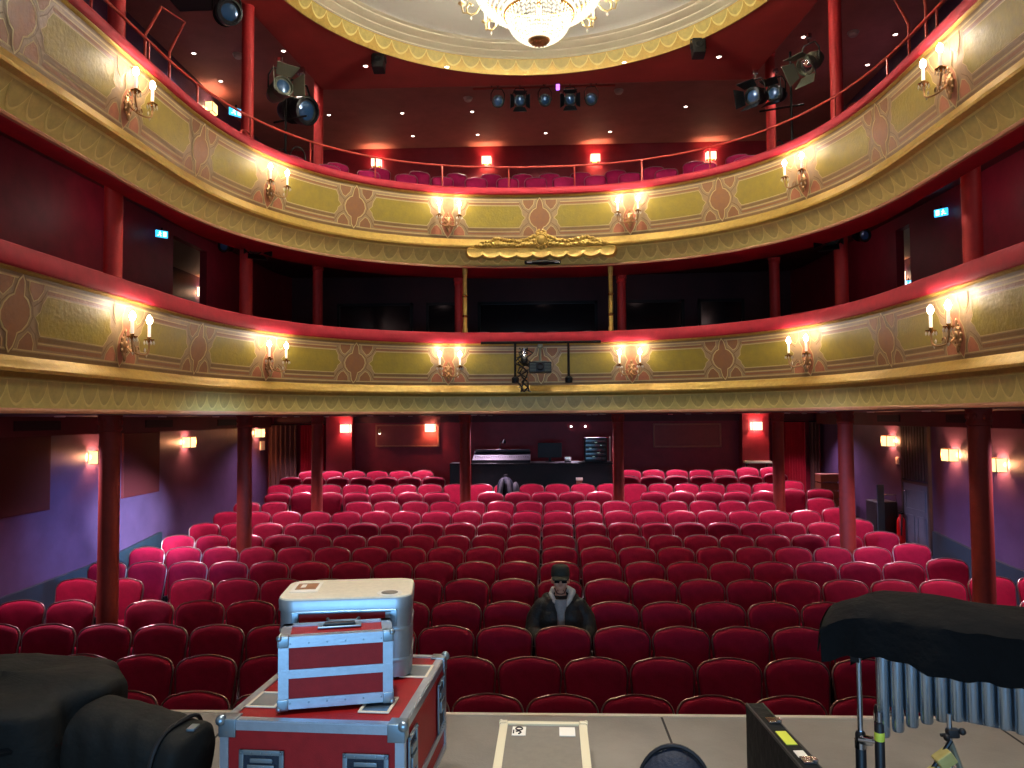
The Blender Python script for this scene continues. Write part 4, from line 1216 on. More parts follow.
# ------------------------------------------------------------------ ceiling spots, detectors, loudspeakers, vents
def make_downlight():
    t = empty('downlight'); t.scale = (0.62, 0.62, 0.62); tag(t, 'x', 'ceiling light')
    m = MB(); m.lathe([(0.085, 0.0), (0.09, -0.008), (0.075, -0.018), (0.062, -0.014), (0.058, 0.0)], n=18, cap=False); m.build('trim_ring', M['detector'], t)
    m = MB(); m.lathe([(0.058, -0.006), (0.04, -0.012), (0.001, -0.014)], n=16); m.build('lens', M['spot_lens'], t)
    return t
dl = make_downlight(); dlt = tree(dl); used = False
def downlight(loc, label, group):
    global used
    if not used: dl.location = loc; dl['label'] = label; used = True; o = dl
    else: o = dup(dlt, loc, None, label)
    o['group'] = group
GX = {-6.5: 'leftmost', -4.8: 'second left', -3.13: 'third left', -1.55: 'left of centre', 0.1: 'centre', 1.65: 'right of centre', 3.2: 'third right', 4.77: 'second right', 6.4: 'rightmost'}
GY = {13.9: 'nearest', 15.1: 'second', 16.95: 'third', 18.36: 'rear'}
GAL = ((-3.13, 16.95), (-1.55, 16.95), (-3.13, 18.36), (-1.55, 18.36), (0.1, 18.36), (1.65, 18.36), (4.77, 13.9), (4.77, 15.1), (3.2, 16.95), (6.4, 13.9), (6.4, 15.1), (-6.5, 13.9), (-6.5, 15.1), (-4.8, 13.9), (-4.8, 16.95))
for x, y in GAL:
    downlight((x, y, 9.80), 'small round ceiling light over the gallery, %s in the %s row' % (GX[x], GY[y]), 'gallery ceiling lights')
for x, n in ((-3.02, 'leftmost of the four'), (-1.62, 'second from the left'), (1.46, 'third from the left'), (3.05, 'rightmost of the four')):
    downlight((X0 + x + 0.1, 13.12 if abs(x) < 2 else 13.0, 9.05), 'small round light in the red ceiling behind the dome, ' + n, 'lights in the red ceiling')
UND = []
for y in (13.2, 15.1, 17.2):
    for x in (-4.9, -3.0, -1.2, 1.0, 2.8, 4.7): UND.append((x, y))
for y in (8.0, 10.2, 11.9):
    for x in (-5.15, 4.95): UND.append((x, y))
for x in (-6.1, 5.95): UND.append((x, 17.9))  # unseen corner pair, added to brighten the back curtains
for x, y in UND:
    k = sorted(set(p[1] for p in UND)).index(y) + 1
    row = sorted(p[0] for p in UND if p[1] == y); q = row.index(x) + 1
    downlight((x, y, 2.985), 'downlight under the lower balcony, %s from the left in the %s row from the stage' % (ORD[q], ORD[k]), 'downlights under the lower balcony')
def make_detector():
    t = empty('smoke_detector'); tag(t, 'x', 'smoke detector')
    m = MB(); m.lathe([(0.10, 0.0), (0.10, -0.02), (0.085, -0.03)], n=18); m.build('base', M['detector'], t)
    m = MB(); m.lathe([(0.08, -0.03), (0.085, -0.05), (0.06, -0.08), (0.001, -0.085)], n=18); m.build('dome', M['detector'], t)
    return t
sd = make_detector(); sdt = tree(sd)
for k, (x, y, z, lab) in enumerate(((-1.57, 16.2, 9.8, 'left of the hanging lamps'), (1.63, 16.0, 9.8, 'right of the hanging lamps'), (-5.69, 13.98, 9.8, 'beside the second left gallery column'),
                                    (5.60, 13.77, 9.8, 'beside the second right gallery column'), (0.25, 13.2, 5.62, 'over the centre opening of the boxes'))):
    lab = 'pale round smoke detector on the dark ceiling, ' + lab
    if k == 0: sd.location = (x, y, z); sd['label'] = lab
    else: dup(sdt, (x, y, z), None, lab)
for x, y, n in ((-2.72, 12.59, 'left'), (2.55, 12.36, 'right')):
    t = empty('ceiling_speaker', (x, y, 9.05)); tag(t, 'small black loudspeaker under the red ceiling on the %s of the dome' % n, 'loudspeaker', 'ceiling loudspeakers')
    m = MB(); m.box((0, 0, -0.16), (0.20, 0.20, 0.28), bev=0.02, M=Matrix.Rotation(R(-15), 3, 'X')); m.build('cabinet', M['black_plastic'], t)
    m = MB(); m.tube([(0.12, 0, -0.16), (0.12, 0, -0.01), (-0.12, 0, -0.01), (-0.12, 0, -0.16)], 0.012, 6); m.build('bracket', M['black_metal'], t)
    m = MB(); m.lathe([(0.07, 0), (0.05, 0.01), (0.02, 0.0)], (0, -0.108, -0.13), n=16, M=Matrix.Rotation(R(75), 3, 'X')); m.build('cone', M['lamp_body'], t)
for x, y, n in ((-5.6, 11.8, 'left'), (5.5, 11.6, 'right')):
    t = empty('ceiling_vent', (x, y, 9.8)); tag(t, 'dark recessed vent panel in the %s gallery ceiling' % n, 'vent', 'gallery ceiling vents')
    m = MB(); m.box((0, 0, -0.01), (0.9, 1.2, 0.02)); m.build('panel', M['grille'], t, smooth=0)
    m = MB()
    for s in (-1, 1): m.box((s * 0.47, 0, -0.015), (0.05, 1.3, 0.03)); m.box((0, s * 0.62, -0.015), (0.95, 0.05, 0.03))
    m.build('frame', M['gallery_ceiling'], t, smooth=0)

# ------------------------------------------------------------------ exit signs
def exit_sign(loc, face, label, flip=False, sz=0.5):
    d = Vector(face); rz = math.atan2(d.y, d.x) + PI / 2
    t = empty('exit_sign', loc, rz); tag(t, label, 'sign', 'glowing exit signs'); t.scale = (sz, sz, sz)
    m = MB(); m.box((0, 0, 0), (0.34, 0.05, 0.20), bev=0.008); m.build('housing', M['exit_blue'], t)
    m = MB()
    s = -1 if flip else 1
    m.box((s * 0.08, -0.027, 0.0), (0.09, 0.005, 0.14))                     # doorway
    m.ball((s * -0.06, -0.027, 0.058), (0.016, 0.003, 0.016), n=10, m=5)   # running figure
    def limb(a, b, r=0.011): m.cyl((s * a[0], -0.027, a[1]), (s * b[0], -0.027, b[1]), r, n=6)
    limb((-0.055, 0.035), (-0.07, -0.02), 0.015); limb((-0.07, -0.02), (-0.03, -0.045)); limb((-0.03, -0.045), (-0.035, -0.08))
    limb((-0.07, -0.02), (-0.10, -0.055)); limb((-0.10, -0.055), (-0.135, -0.055)); limb((-0.055, 0.03), (-0.02, 0.005)); limb((-0.055, 0.03), (-0.095, 0.01))
    m.build('pictogram', M['exit_white'], t)
    m = MB(); m.box((0, 0.0, 0.13), (0.04, 0.03, 0.10)); m.build('bracket', M['dark_iron'], t)
exit_sign((-5.50, 10.81, 5.62), (0.75, -0.65, 0), 'blue-lit exit sign high by the left balcony box doorway')
exit_sign((-6.0, 14.66, 8.97), (0.75, -0.65, 0), 'blue-lit exit sign in the gallery beside the left columns', sz=0.8)
exit_sign((6.2, 13.25, 5.16), (-0.6, -0.8, 0), 'blue-lit exit sign inside the right box doorway', True)
exit_sign((5.32, 10.4, 5.63), (-0.75, -0.65, 0), 'blue-lit exit sign beside the nearest right box column', True)

# ------------------------------------------------------------------ theatre lamps
def stage_lamp(loc, aim, label, size=1.0, doors=True, body='lamp_body', yoke_up=True, blue=True):
    """a Fresnel lantern: body, lens, yoke, barn doors, clamp"""
    t = empty('stage_spotlight', loc); tag(t, label, 'stage light')
    d = Vector(aim).normalized(); x = d.cross(Vector((0, 0, 1))).normalized(); z = x.cross(d)
    Mr = Matrix((x, d, z)).transposed()
    s = size
    Rm = lambda p: tuple(Mr @ Vector((p[0] * s, p[1] * s, p[2] * s)))
    ml = Mr @ Matrix.Rotation(R(-90), 3, 'X')
    m = MB()
    m.lathe([(0.02 * s, -0.24 * s), (0.085 * s, -0.22 * s), (0.105 * s, -0.14 * s), (0.105 * s, 0.0), (0.12 * s, 0.01 * s), (0.125 * s, 0.10 * s), (0.105 * s, 0.105 * s), (0.10 * s, 0.08 * s)], n=18, M=ml)
    for k in range(4):
        m.lathe([(0.106 * s, (-0.12 + k * 0.03) * s), (0.114 * s, (-0.115 + k * 0.03) * s), (0.106 * s, (-0.105 + k * 0.03) * s)], n=18, M=ml)
    m.build('body', M[body], t)
    m = MB(); m.lathe([(0.10 * s, 0.07 * s), (0.07 * s, 0.085 * s), (0.03 * s, 0.092 * s), (0.001, 0.094 * s)], n=18, M=ml); m.build('lens', M['lens_blue'] if blue else M['chrome'], t, smooth=60)
    top = Vector((0, 0, 0.25 * s * (1 if yoke_up else -1)))
    m = MB()
    a = Mr @ Vector((0.135 * s, -0.03 * s, 0)); b = Mr @ Vector((-0.135 * s, -0.03 * s, 0))
    m.tube([tuple(a), tuple(a + top * 0.6), tuple(a * 0.6 + top), tuple(b * 0.6 + top), tuple(b + top * 0.6), tuple(b)], 0.010 * s, 6); m.build('yoke', M['black_metal'], t)
    m = MB(); m.cyl(tuple(top), tuple(top * 1.35), 0.015 * s, n=8); m.box(tuple(top * 1.42), (0.07 * s, 0.05 * s, 0.06 * s), bev=0.008); m.build('clamp', M['chrome'], t)
    if doors:
        for q in range(4):
            an = q * PI / 2
            Rq = Matrix.Rotation(an, 3, 'Y')
            P = [(-0.10, 0.11, 0.115), (0.10, 0.11, 0.115), (0.14, 0.25, 0.19), (-0.14, 0.25, 0.19)]
            P2 = [(p[0], p[1], p[2] + 0.006) for p in P]
            m = MB(); m.add([Rm(Rq @ Vector(p)) for p in P + P2], [(0, 1, 2, 3), (4, 5, 6, 7), (0, 1, 5, 4), (1, 2, 6, 5), (2, 3, 7, 6), (3, 0, 4, 7)])
            m.build('barn_door', M[body], t, smooth=0)
    return t
NM = ['leftmost', 'second', 'middle', 'fourth', 'rightmost']
t = empty('lighting_bar', (0.05, 14.5, 9.25)); tag(t, 'thin horizontal lighting bar under the gallery ceiling carrying five lamps', 'lighting bar')
m = MB(); m.cyl((-1.36, 0, 0), (1.36, 0, 0), 0.022, n=10); m.build('pipe', M['tube_red'], t)
for x in (-1.0, 0.0, 1.0):
    m = MB(); m.cyl((x, 0, 0), (x, 0, 0.55), 0.008, n=6); m.build('hanger', M['dark_iron'], t)
for k, x in enumerate((-0.83, -0.41, 0.07, 0.55, 0.95)):
    o = stage_lamp((x, 14.46, 8.98), (0.1 * (x - 0.2) * -1, -1, -0.45), 'dark stage lamp hanging under the gallery bar, %s of five' % NM[k], 0.95, doors=(k in (1, 3)))
    o['group'] = 'five lamps on the gallery bar'
t = empty('signal_lamp', (0.32, 14.5, 9.25)); tag(t, 'tiny violet signal lamp on the gallery bar between the lamps', 'lamp')
M['violet'] = mat('violet', (200, 140, 255), 0.4, emit=(180, 110, 255), strength=2.5)
m = MB(); m.box((0, 0, 0), (0.07, 0.05, 0.12), bev=0.01); m.build('lens', M['violet'], t)
m = MB(); m.box((0, 0.03, 0.03), (0.09, 0.02, 0.14), bev=0.006); m.build('holder', M['black_metal'], t)
# clusters near the second columns of the gallery
stage_lamp((-4.02, 12.5, 8.08), (0.85, -0.55, -0.25), 'large round stage lamp on the gallery railing beside the left column', 1.9, doors=False)
stage_lamp((-4.05, 11.6, 8.06), (0.75, -0.8, 0.1), 'grey open-doored stage lamp above the large round lamp on the left', 1.3, doors=True, body='lamp_grey')
stage_lamp((-4.18, 9.9, 8.36), (0.6, -0.8, -0.3), 'dark stage lamp hanging high beside the second left gallery column', 1.35, doors=False, yoke_up=True)
stage_lamp((3.44, 12.3, 8.06), (-0.8, -0.75, -0.25), 'blue-lensed stage lamp with square doors, lower of the pair beside the right column', 1.1)
stage_lamp((3.90, 12.75, 8.28), (-0.7, -0.8, -0.2), 'blue-lensed stage lamp with square doors, upper of the pair beside the right column', 1.1)
stage_lamp((4.05, 11.6, 8.25), (-0.6, -0.4, -0.5), 'grey long stage lamp tilted up above the barn-door pair on the right', 1.2, doors=True, body='lamp_grey', blue=False)
for s, x, n in ((-1, -4.15, 'left'), (1, 3.95, 'right')):
    t = empty('lamp_stand', (x, 12.15, 6.3)); tag(t, 'black stand pole holding the stage lamps by the %s gallery column' % n, 'stand', 'lamp stands in the gallery')
    m = MB(); m.cyl((0, 0, 0), (0, 0, 2.4), 0.02, n=8); m.build('pole', M['black_metal'], t)
    m = MB(); m.cyl((-0.5 if s > 0 else -0.2, 0, 1.45), (0.2 if s > 0 else 0.35, 0, 1.55), 0.016, n=8); m.build('cross_arm', M['black_metal'], t)
    for k in range(3):
        a = 2 * PI * k / 3
        m = MB(); m.cyl((0, 0, 0.25), (0.3 * math.cos(a), 0.3 * math.sin(a), -0.1), 0.012, n=6); m.build('leg', M['black_metal'], t)
    t2 = empty('cable', (x, 12.1, 7.0)); tag(t2, 'loose black cable looped over the railing below the %s stage lamps' % n, 'cable', 'cables on the railing')
    rnd = random.Random(5 + s)
    m = MB()
    for q in range(3):
        cx = -0.25 + 0.25 * q
        m.tube([(cx + 0.09 * math.cos(a) * (1 + 0.2 * q), -0.12 + 0.02 * math.sin(2 * a), 0.10 * q * 0.3 + 0.22 * math.sin(a)) for a in [2 * PI * k / 24 for k in range(24)]], 0.011, 6, closed=True)
    m.tube([(-0.5, -0.12, 0.0), (-0.3, -0.14, -0.1), (-0.1, -0.12, -0.05), (0.1, -0.13, -0.12), (0.35, -0.12, 0.02)], 0.011, 6)
    m.build('loops', M['cable'], t2)
for x, y, n, s in ((-4.12, 10.75, 'left', 1), (4.02, 10.75, 'right', -1)):
    o = stage_lamp((x, y, 5.43 - 0.02), (s * 0.55, -0.8, -0.15), 'black stage lamp hung under the upper balcony by the second %s column' % n, 1.0, doors=True, body='black_metal', blue=False)
    o2 = stage_lamp((x - s * 0.30, y - 0.25, 5.36), (-s * 0.2, -0.9, -0.2), 'smaller black lamp beside the one under the upper balcony, outer %s side' % n, 0.7, doors=False, body='black_metal')
    t = empty('lighting_bar', (x - s * 0.1, y, 5.74)); tag(t, 'short black bar carrying two lamps under the upper balcony on the %s' % n, 'lighting bar')
    m = MB(); m.cyl((-0.35, 0.0, 0), (0.4, 0, 0), 0.02, n=8); m.build('pipe', M['black_metal'], t)

# ------------------------------------------------------------------ projector frame on the lower balcony front
FY = 11.93
t = empty('projector_rig', (-0.03, FY, 3.5)); tag(t, 'black pipe frame bolted to the middle of the lower balcony front', 'frame')
m = MB(); m.cyl((-0.92, -0.26, 0.575), (0.90, -0.26, 0.575), 0.022, n=10); m.build('crossbar', M['black_metal'], t)
for x in (-0.40, 0.41):
    m = MB(); m.cyl((x, -0.26, -0.03), (x, -0.26, 0.575), 0.02, n=10); m.build('upright', M['black_metal'], t)
    m = MB(); m.lathe([(0.03, -0.05), (0.055, -0.04), (0.06, 0.03), (0.03, 0.06)], (x, -0.26, 0), n=14); m.cyl((x, -0.26, 0), (x, -0.02, 0), 0.02, n=8); m.build('foot_clamp', M['black_metal'], t)
t = empty('projector', (-0.05, FY - 0.28, 3.69)); tag(t, 'black video projector hanging in the pipe frame on the lower balcony', 'projector')
m = MB(); m.box((0, 0, 0), (0.34, 0.30, 0.165), bev=0.015); m.build('housing', M['black_plastic'], t)
m = MB(); m.lathe([(0.05, 0.0), (0.055, 0.03), (0.04, 0.035), (0.035, 0.01)], (0, -0.15, 0), n=18, M=Matrix.Rotation(R(90), 3, 'X')); m.build('lens', M['dark_glass'], t)
m = MB()
for s in (-1, 1):
    for q in range(6): m.box((s * 0.11, -0.152, -0.06 + q * 0.022), (0.09, 0.006, 0.008))
m.build('vent', M['lamp_grey'], t, smooth=0)
m = MB(); m.cyl((0, 0, 0.08), (0, -0.005, 0.33), 0.022, n=10); m.box((0, -0.01, 0.325), (0.08, 0.06, 0.06), bev=0.01); m.box((0, 0, 0.09), (0.2, 0.14, 0.015)); m.build('ceiling_mount', M['lamp_grey'], t)
t = empty('cable', (-0.29, FY - 0.32, 3.68)); tag(t, 'tangle of black and white cables left of the projector', 'cable')
rnd = random.Random(11)
for q, mm in enumerate((M['cable'], M['cable'], M['lamp_grey'], M['cable'], M['lamp_body'])):
    pts = [(-0.10 + 0.2 * rnd.random() + 0.05 * math.sin(k * 1.3 + q), -0.02 * rnd.random() - 0.02, 0.30 - 0.66 * k / 9) for k in range(10)]
    m = MB(); m.tube(pts, 0.014 if q != 2 else 0.010, 6); m.build('strand', mm, t)
t = empty('stage_lamp_small', (-0.29, FY - 0.42, 3.78)); t.name = 'clip_lamp'; tag(t, 'small silver-black clip lamp among the cables left of the projector', 'lamp')
m = MB(); m.lathe([(0.03, -0.08), (0.05, -0.05), (0.055, 0.06), (0.045, 0.065)], n=14, M=Matrix.Rotation(R(70), 3, 'X')); m.build('body', M['black_metal'], t)
m = MB(); m.box((0, 0.06, 0.11), (0.03, 0.04, 0.18), bev=0.006); m.build('bracket', M['chrome'], t)

# ------------------------------------------------------------------ flight cases on the stage
def case_edges(mb, w, d, h, e=0.032, th=0.004):
    """aluminium angle along the twelve edges of a box standing on z = 0"""
    for sx in (-1, 1):
        for sy in (-1, 1):
            mb.box((sx * (w / 2 - e / 2 + th / 2), sy * (d / 2), h / 2), (e, th * 2, h)); mb.box((sx * (w / 2), sy * (d / 2 - e / 2 + th / 2), h / 2), (th * 2, e, h))
    for sz, zz in ((0, 0), (1, h)):
        k = 1 if sz else -1
        for s in (-1, 1):
            mb.box((0, s * d / 2, zz - k * e / 2), (w, th * 2, e)); mb.box((0, s * (d / 2 - e / 2), zz), (w, e, th * 2))
            mb.box((s * w / 2, 0, zz - k * e / 2), (th * 2, d, e)); mb.box((s * (w / 2 - e / 2), 0, zz), (e, d, th * 2))
def ball_corner(mb, c, s, r=0.034):
    mb.ball(c, r * 0.62, n=10, m=7)
    for ax in range(3):
        dd = [r * 1.9] * 3; dd[ax] = 0.008
        cc = [c[i] - s[i] * r * 0.75 for i in range(3)]; cc[ax] = c[ax] + s[ax] * 0.004
        mb.box(cc, dd, bev=0.003)
def dish(mb, c, n_axis, w, h, mi0=0, mi1=1):
    """a recessed handle or latch dish: rim plate, dark well, grip"""
    def P(a, b, o):
        if n_axis == 'y-': return (c[0] + a, c[1] - o, c[2] + b)
        if n_axis == 'x+': return (c[0] + o, c[1] + a, c[2] + b)
        return (c[0] + a, c[1] + b, c[2] + o)
    def B(a, b, o, da, db, do, mi):
        if n_axis == 'y-': mb.box(P(a, b, o), (da, do, db), mi, bev=0.002)
        elif n_axis == 'x+': mb.box(P(a, b, o), (do, da, db), mi, bev=0.002)
        else: mb.box(P(a, b, o), (da, db, do), mi, bev=0.002)
    rim = 0.018
    for s in (-1, 1):
        B(s * (w / 2 - rim / 2), 0, 0.004, rim, h, 0.008, mi0); B(0, s * (h / 2 - rim / 2), 0.004, w, rim, 0.008, mi0)
    B(0, 0, 0.001, w - rim, h - rim, 0.002, mi1)
    for s in (-1, 1):
        for q in range(5): 
            p = P(-w / 2 + rim / 2 + (w - rim) * q / 4, s * (h / 2 - rim / 2), 0.009); mb.ball(p, 0.0035, mi0, n=6, m=4)
    B(0, 0.0, 0.008, w * 0.6, h * 0.22, 0.012, mi0)
    B(0, h * 0.22, 0.006, w * 0.5, h * 0.12, 0.008, mi0)

rzc = R(-3.2)
BW, BD, BH, BZ = 0.685, 0.82, 0.42, STAGE + 0.12
bigc = Vector((-0.835, 3.235, BZ))
t = empty('flight_case', bigc, rzc); tag(t, 'large red flight case with aluminium edges, lowest of the stack on the stage', 'flight case')
m = MB(); m.box((0, 0, BH / 2), (BW - 0.004, BD - 0.004, BH - 0.004)); m.build('body', M['case_red'], t, smooth=0)
m = MB(); case_edges(m, BW, BD, BH)
m.box((0, -BD / 2 - 0.002, 0.12), (BW, 0.006, 0.03)); m.box((BW / 2 + 0.002, 0, 0.12), (0.006, BD, 0.03))
m.build('edge_trim', M['aluminium'], t, smooth=0)
for sx in (-1, 1):
    for sy in (-1, 1):
        m = MB(); ball_corner(m, (sx * BW / 2, sy * BD / 2, BH), (sx, sy, 1)); m.build('ball_corner', M['zinc'], t, smooth=50)
        m = MB(); m.cyl((sx * 0.27 - 0.018, sy * 0.33, -0.068), (sx * 0.27 + 0.018, sy * 0.33, -0.068), 0.048, n=18); m.box((sx * 0.27, sy * 0.33, -0.02), (0.055, 0.08, 0.04), bev=0.006); m.build('caster', M['dark_iron'], t)
for x in (-0.185, 0.205):
    m = MB(); dish(m, (x, -BD / 2 - 0.002, 0.255), 'y-', 0.17, 0.13); m.build('latch', [M['zinc'], M['navy_cloth']], t)
for y in (-0.29, 0.27):
    m = MB(); dish(m, (BW / 2 + 0.004, y, 0.25), 'x+', 0.14, 0.22); m.build('handle', [M['zinc'], M['navy_cloth']], t)
for x, y in ((-0.25, -0.20), (0.20, -0.22), (0.26, 0.18)):
    m = MB()
    for s in (-1, 1):
        m.box((x + s * 0.055, y, BH + 0.003), (0.012, 0.15, 0.006), bev=0.002); m.box((x, y + s * 0.075, BH + 0.003), (0.12, 0.012, 0.006), bev=0.002)
    m.box((x, y, BH + 0.0015), (0.10, 0.14, 0.003), mi=1)
    m.build('caster_dish', [M['cream_top'], M['zinc']], t)

# small red rack case
SW, SD, SH = 0.42, 0.20, 0.262
t = empty('flight_case', (-0.826, 3.055, BZ + BH + 0.018), R(14)); tag(t, 'small red aluminium-edged case with two front bands, in front of the silver trunk', 'flight case')
m = MB(); m.box((0, 0, SH / 2), (SW - 0.004, SD - 0.004, SH - 0.004)); m.build('body', M['case_red'], t, smooth=0)
m = MB(); case_edges(m, SW, SD, SH, 0.036); m.box((0, -SD / 2 - 0.002, 0.128), (SW, 0.006, 0.032)); m.build('edge_trim', M['aluminium'], t, smooth=0)
for sx in (-1, 1):
    for sz in (0, SH):
        m = MB(); ball_corner(m, (sx * SW / 2, -SD / 2, sz), (sx, -1, 1 if sz else -1), 0.02); m.build('ball_corner', M['zinc'], t, smooth=50)
m = MB()
for s in (-1, 1): m.box((0.01 + s * 0.075, 0.03, SH + 0.005), (0.02, 0.05, 0.008), bev=0.003)
for s in (-1, 1): m.box((0.01, 0.03 + s * 0.026, SH + 0.005), (0.17, 0.01, 0.008), bev=0.003)
m.box((0.01, 0.03, SH + 0.004), (0.13, 0.042, 0.004), mi=1); m.box((0.01, 0.03, SH + 0.012), (0.12, 0.026, 0.012), mi=1, bev=0.005)
m.build('handle', [M['zinc'], M['black_plastic']], t)
m = MB()
for q in range(6): m.cyl((-0.17 + q * 0.068, -SD / 2 - 0.004, 0.02), (-0.17 + q * 0.068, -SD / 2 - 0.008, 0.02), 0.004, n=6); m.cyl((-0.17 + q * 0.068, -SD / 2 - 0.004, SH - 0.02), (-0.17 + q * 0.068, -SD / 2 - 0.008, SH - 0.02), 0.004, n=6)
m.build('rivets', M['zinc'], t)

# silver trunk with rounded corners and cream lid
TW, TD, TH = 0.555, 0.37, 0.340
t = empty('metal_trunk', (-0.876, 3.45, BZ + BH + 0.011), R(8)); tag(t, 'silver metal trunk with rounded corners and worn cream lid, on the large red case', 'trunk')
def rrect(w, d, r, z, n=6):
    p = []
    for cx, cy, a0 in ((w / 2 - r, d / 2 - r, 0), (-w / 2 + r, d / 2 - r, PI / 2), (-w / 2 + r, -d / 2 + r, PI), (w / 2 - r, -d / 2 + r, 1.5 * PI)):
        for k in range(n + 1):
            a = a0 + PI / 2 * k / n; p.append((cx + r * math.cos(a), cy + r * math.sin(a), z))
    return p
m = MB(); m.loft([rrect(TW, TD, 0.07, 0), rrect(TW, TD, 0.07, TH - 0.05)]); m.build('body', M['dull_silver'], t)
m = MB(); m.loft([rrect(TW + 0.012, TD + 0.012, 0.075, TH - 0.055), rrect(TW + 0.016, TD + 0.016, 0.075, TH - 0.012), rrect(TW + 0.008, TD + 0.008, 0.072, TH - 0.004)]); m.build('lid_rim', M['dull_silver'], t)
m = MB(); m.loft([rrect(TW + 0.010, TD + 0.010, 0.072, TH - 0.006), rrect(TW + 0.006, TD + 0.006, 0.07, TH), rrect(TW - 0.02, TD - 0.02, 0.06, TH + 0.003)]); m.build('lid_top', M['cream_top'], t)
m = MB(); m.box((-0.01, -TD / 2 - 0.003, TH - 0.088), (0.36, 0.008, 0.05), bev=0.003); m.build('name_band', M['case_red'], t)
m = MB()
for s in (-1, 1): m.box((0, -TD / 2 - 0.006, TH - 0.088 + s * 0.031), (0.42, 0.014, 0.012), bev=0.004); m.box((s * 0.205, -TD / 2 - 0.006, TH - 0.088), (0.03, 0.014, 0.07), bev=0.004)
m.build('clasp_band', M['zinc'], t)
m = MB(); m.tube([(-0.07, -TD / 2 - 0.008, TH - 0.085), (-0.06, -TD / 2 - 0.03, TH - 0.09), (0.05, -TD / 2 - 0.03, TH - 0.09), (0.06, -TD / 2 - 0.008, TH - 0.085)], 0.008, 8); m.build('handle', M['zinc'], t)
m = MB()
for z in (0.07, 0.2): m.loft([rrect(TW + 0.006, TD + 0.006, 0.073, z - 0.008), rrect(TW + 0.01, TD + 0.01, 0.074, z), rrect(TW + 0.006, TD + 0.006, 0.073, z + 0.008)])
m.build('body_ribs', M['dull_silver'], t)
m = MB(); m.box((-0.19, 0.02, TH + 0.0045), (0.12, 0.20, 0.003)); m.box((-0.19, 0.03, TH + 0.0065), (0.09, 0.12, 0.002), mi=1); m.box((-0.205, 0.03, TH + 0.008), (0.02, 0.06, 0.002), mi=0); m.build('square_sticker', [M['label_white'], M['brown_paint']], t, smooth=0)
m = MB(); m.lathe([(0.055, 0.002), (0.055, 0.0045), (0.001, 0.0045)], (0.185, -0.13, TH), n=24); m.lathe([(0.036, 0.004), (0.036, 0.006), (0.001, 0.006)], (0.185, -0.13, TH), n=24, mi=1); m.build('round_sticker', [M['label_white'], M['grey_lid']], t)

# grey framed case lying near the stage edge
LW, LD, LH = 0.415, 0.72, 0.15
t = empty('flight_case', (-0.02, 3.50, STAGE), R(-0.6)); tag(t, 'low grey flight case with cream edging near the stage edge, two white labels', 'flight case')
m = MB(); m.box((0, 0, LH / 2), (LW - 0.004, LD - 0.004, LH - 0.006)); m.build('body', M['grey_lid'], t, smooth=0)
m = MB(); case_edges(m, LW, LD, LH, 0.034); m.build('edge_trim', M['cream_edge'], t, smooth=0)
for sx in (-1, 1):
    m = MB(); ball_corner(m, (sx * LW / 2, LD / 2, LH), (sx, 1, 1), 0.018); m.build('ball_corner', M['cream_edge'], t, smooth=50)
for x, w_ in ((-0.115, 0.065), (0.115, 0.075)):
    m = MB(); m.box((x, 0.245, LH + 0.001), (w_, 0.10, 0.003)); m.build('paper_label', M['label_white'], t, smooth=0)
# the marks on the paper label: an open ring above a hooked stroke
m = MB(); m.tube([(-0.115 + 0.016 * math.cos(a), 0.268 + 0.016 * math.sin(a), LH + 0.0035) for a in [2 * PI * k / 16 for k in range(16)]], 0.004, 5, closed=True)
m.tube([(-0.13, 0.235, LH + 0.0035), (-0.112, 0.24, LH + 0.0035), (-0.105, 0.225, LH + 0.0035), (-0.115, 0.205, LH + 0.0035)], 0.0045, 5)
m.tube([(-0.14, 0.25, LH + 0.0035), (-0.14, 0.215, LH + 0.0035)], 0.0035, 5)
m.build('label_ink', M['ink'], t)

# upright black case with yellow and white labels
t = empty('instrument_case', (0.90, 3.04, STAGE), R(3.0)); tag(t, 'upright black hard case with yellow and white labels along its narrow top', 'case')
KW, KD, KH = 0.075, 0.66, 0.43
m = MB(); m.box((0, 0, KH / 2), (KW, KD, KH), bev=0.008); m.build('body', M['bag_cloth'], t)
m = MB()
for s in (-1, 1): m.box((s * (KW / 2 - 0.004), 0, KH - 0.004), (0.010, KD, 0.010), bev=0.003)
m.build('edge_trim', M['lamp_body'], t)
m = MB(); m.box((0.002, -0.035, KH + 0.002), (0.04, 0.12, 0.003)); m.build('yellow_label', M['label_yellow'], t, smooth=0)
m = MB(); m.box((0.004, -0.175, KH + 0.002), (0.036, 0.055, 0.003)); m.build('white_label', M['label_white'], t, smooth=0)
for y in (0.12, -0.235):
    m = MB(); m.box((0.006, y, KH + 0.006), (0.045, 0.05, 0.01), bev=0.003); m.box((0.024, y - 0.01, KH + 0.012), (0.02, 0.03, 0.012), bev=0.003); m.build('clasp', M['chrome'], t)
m = MB(); m.tube([(KW / 2 + 0.0, 0.06, KH - 0.05), (KW / 2 + 0.035, 0.05, KH - 0.05), (KW / 2 + 0.035, -0.09, KH - 0.05), (KW / 2, -0.10, KH - 0.05)], 0.010, 8); m.build('handle', M['black_plastic'], t)

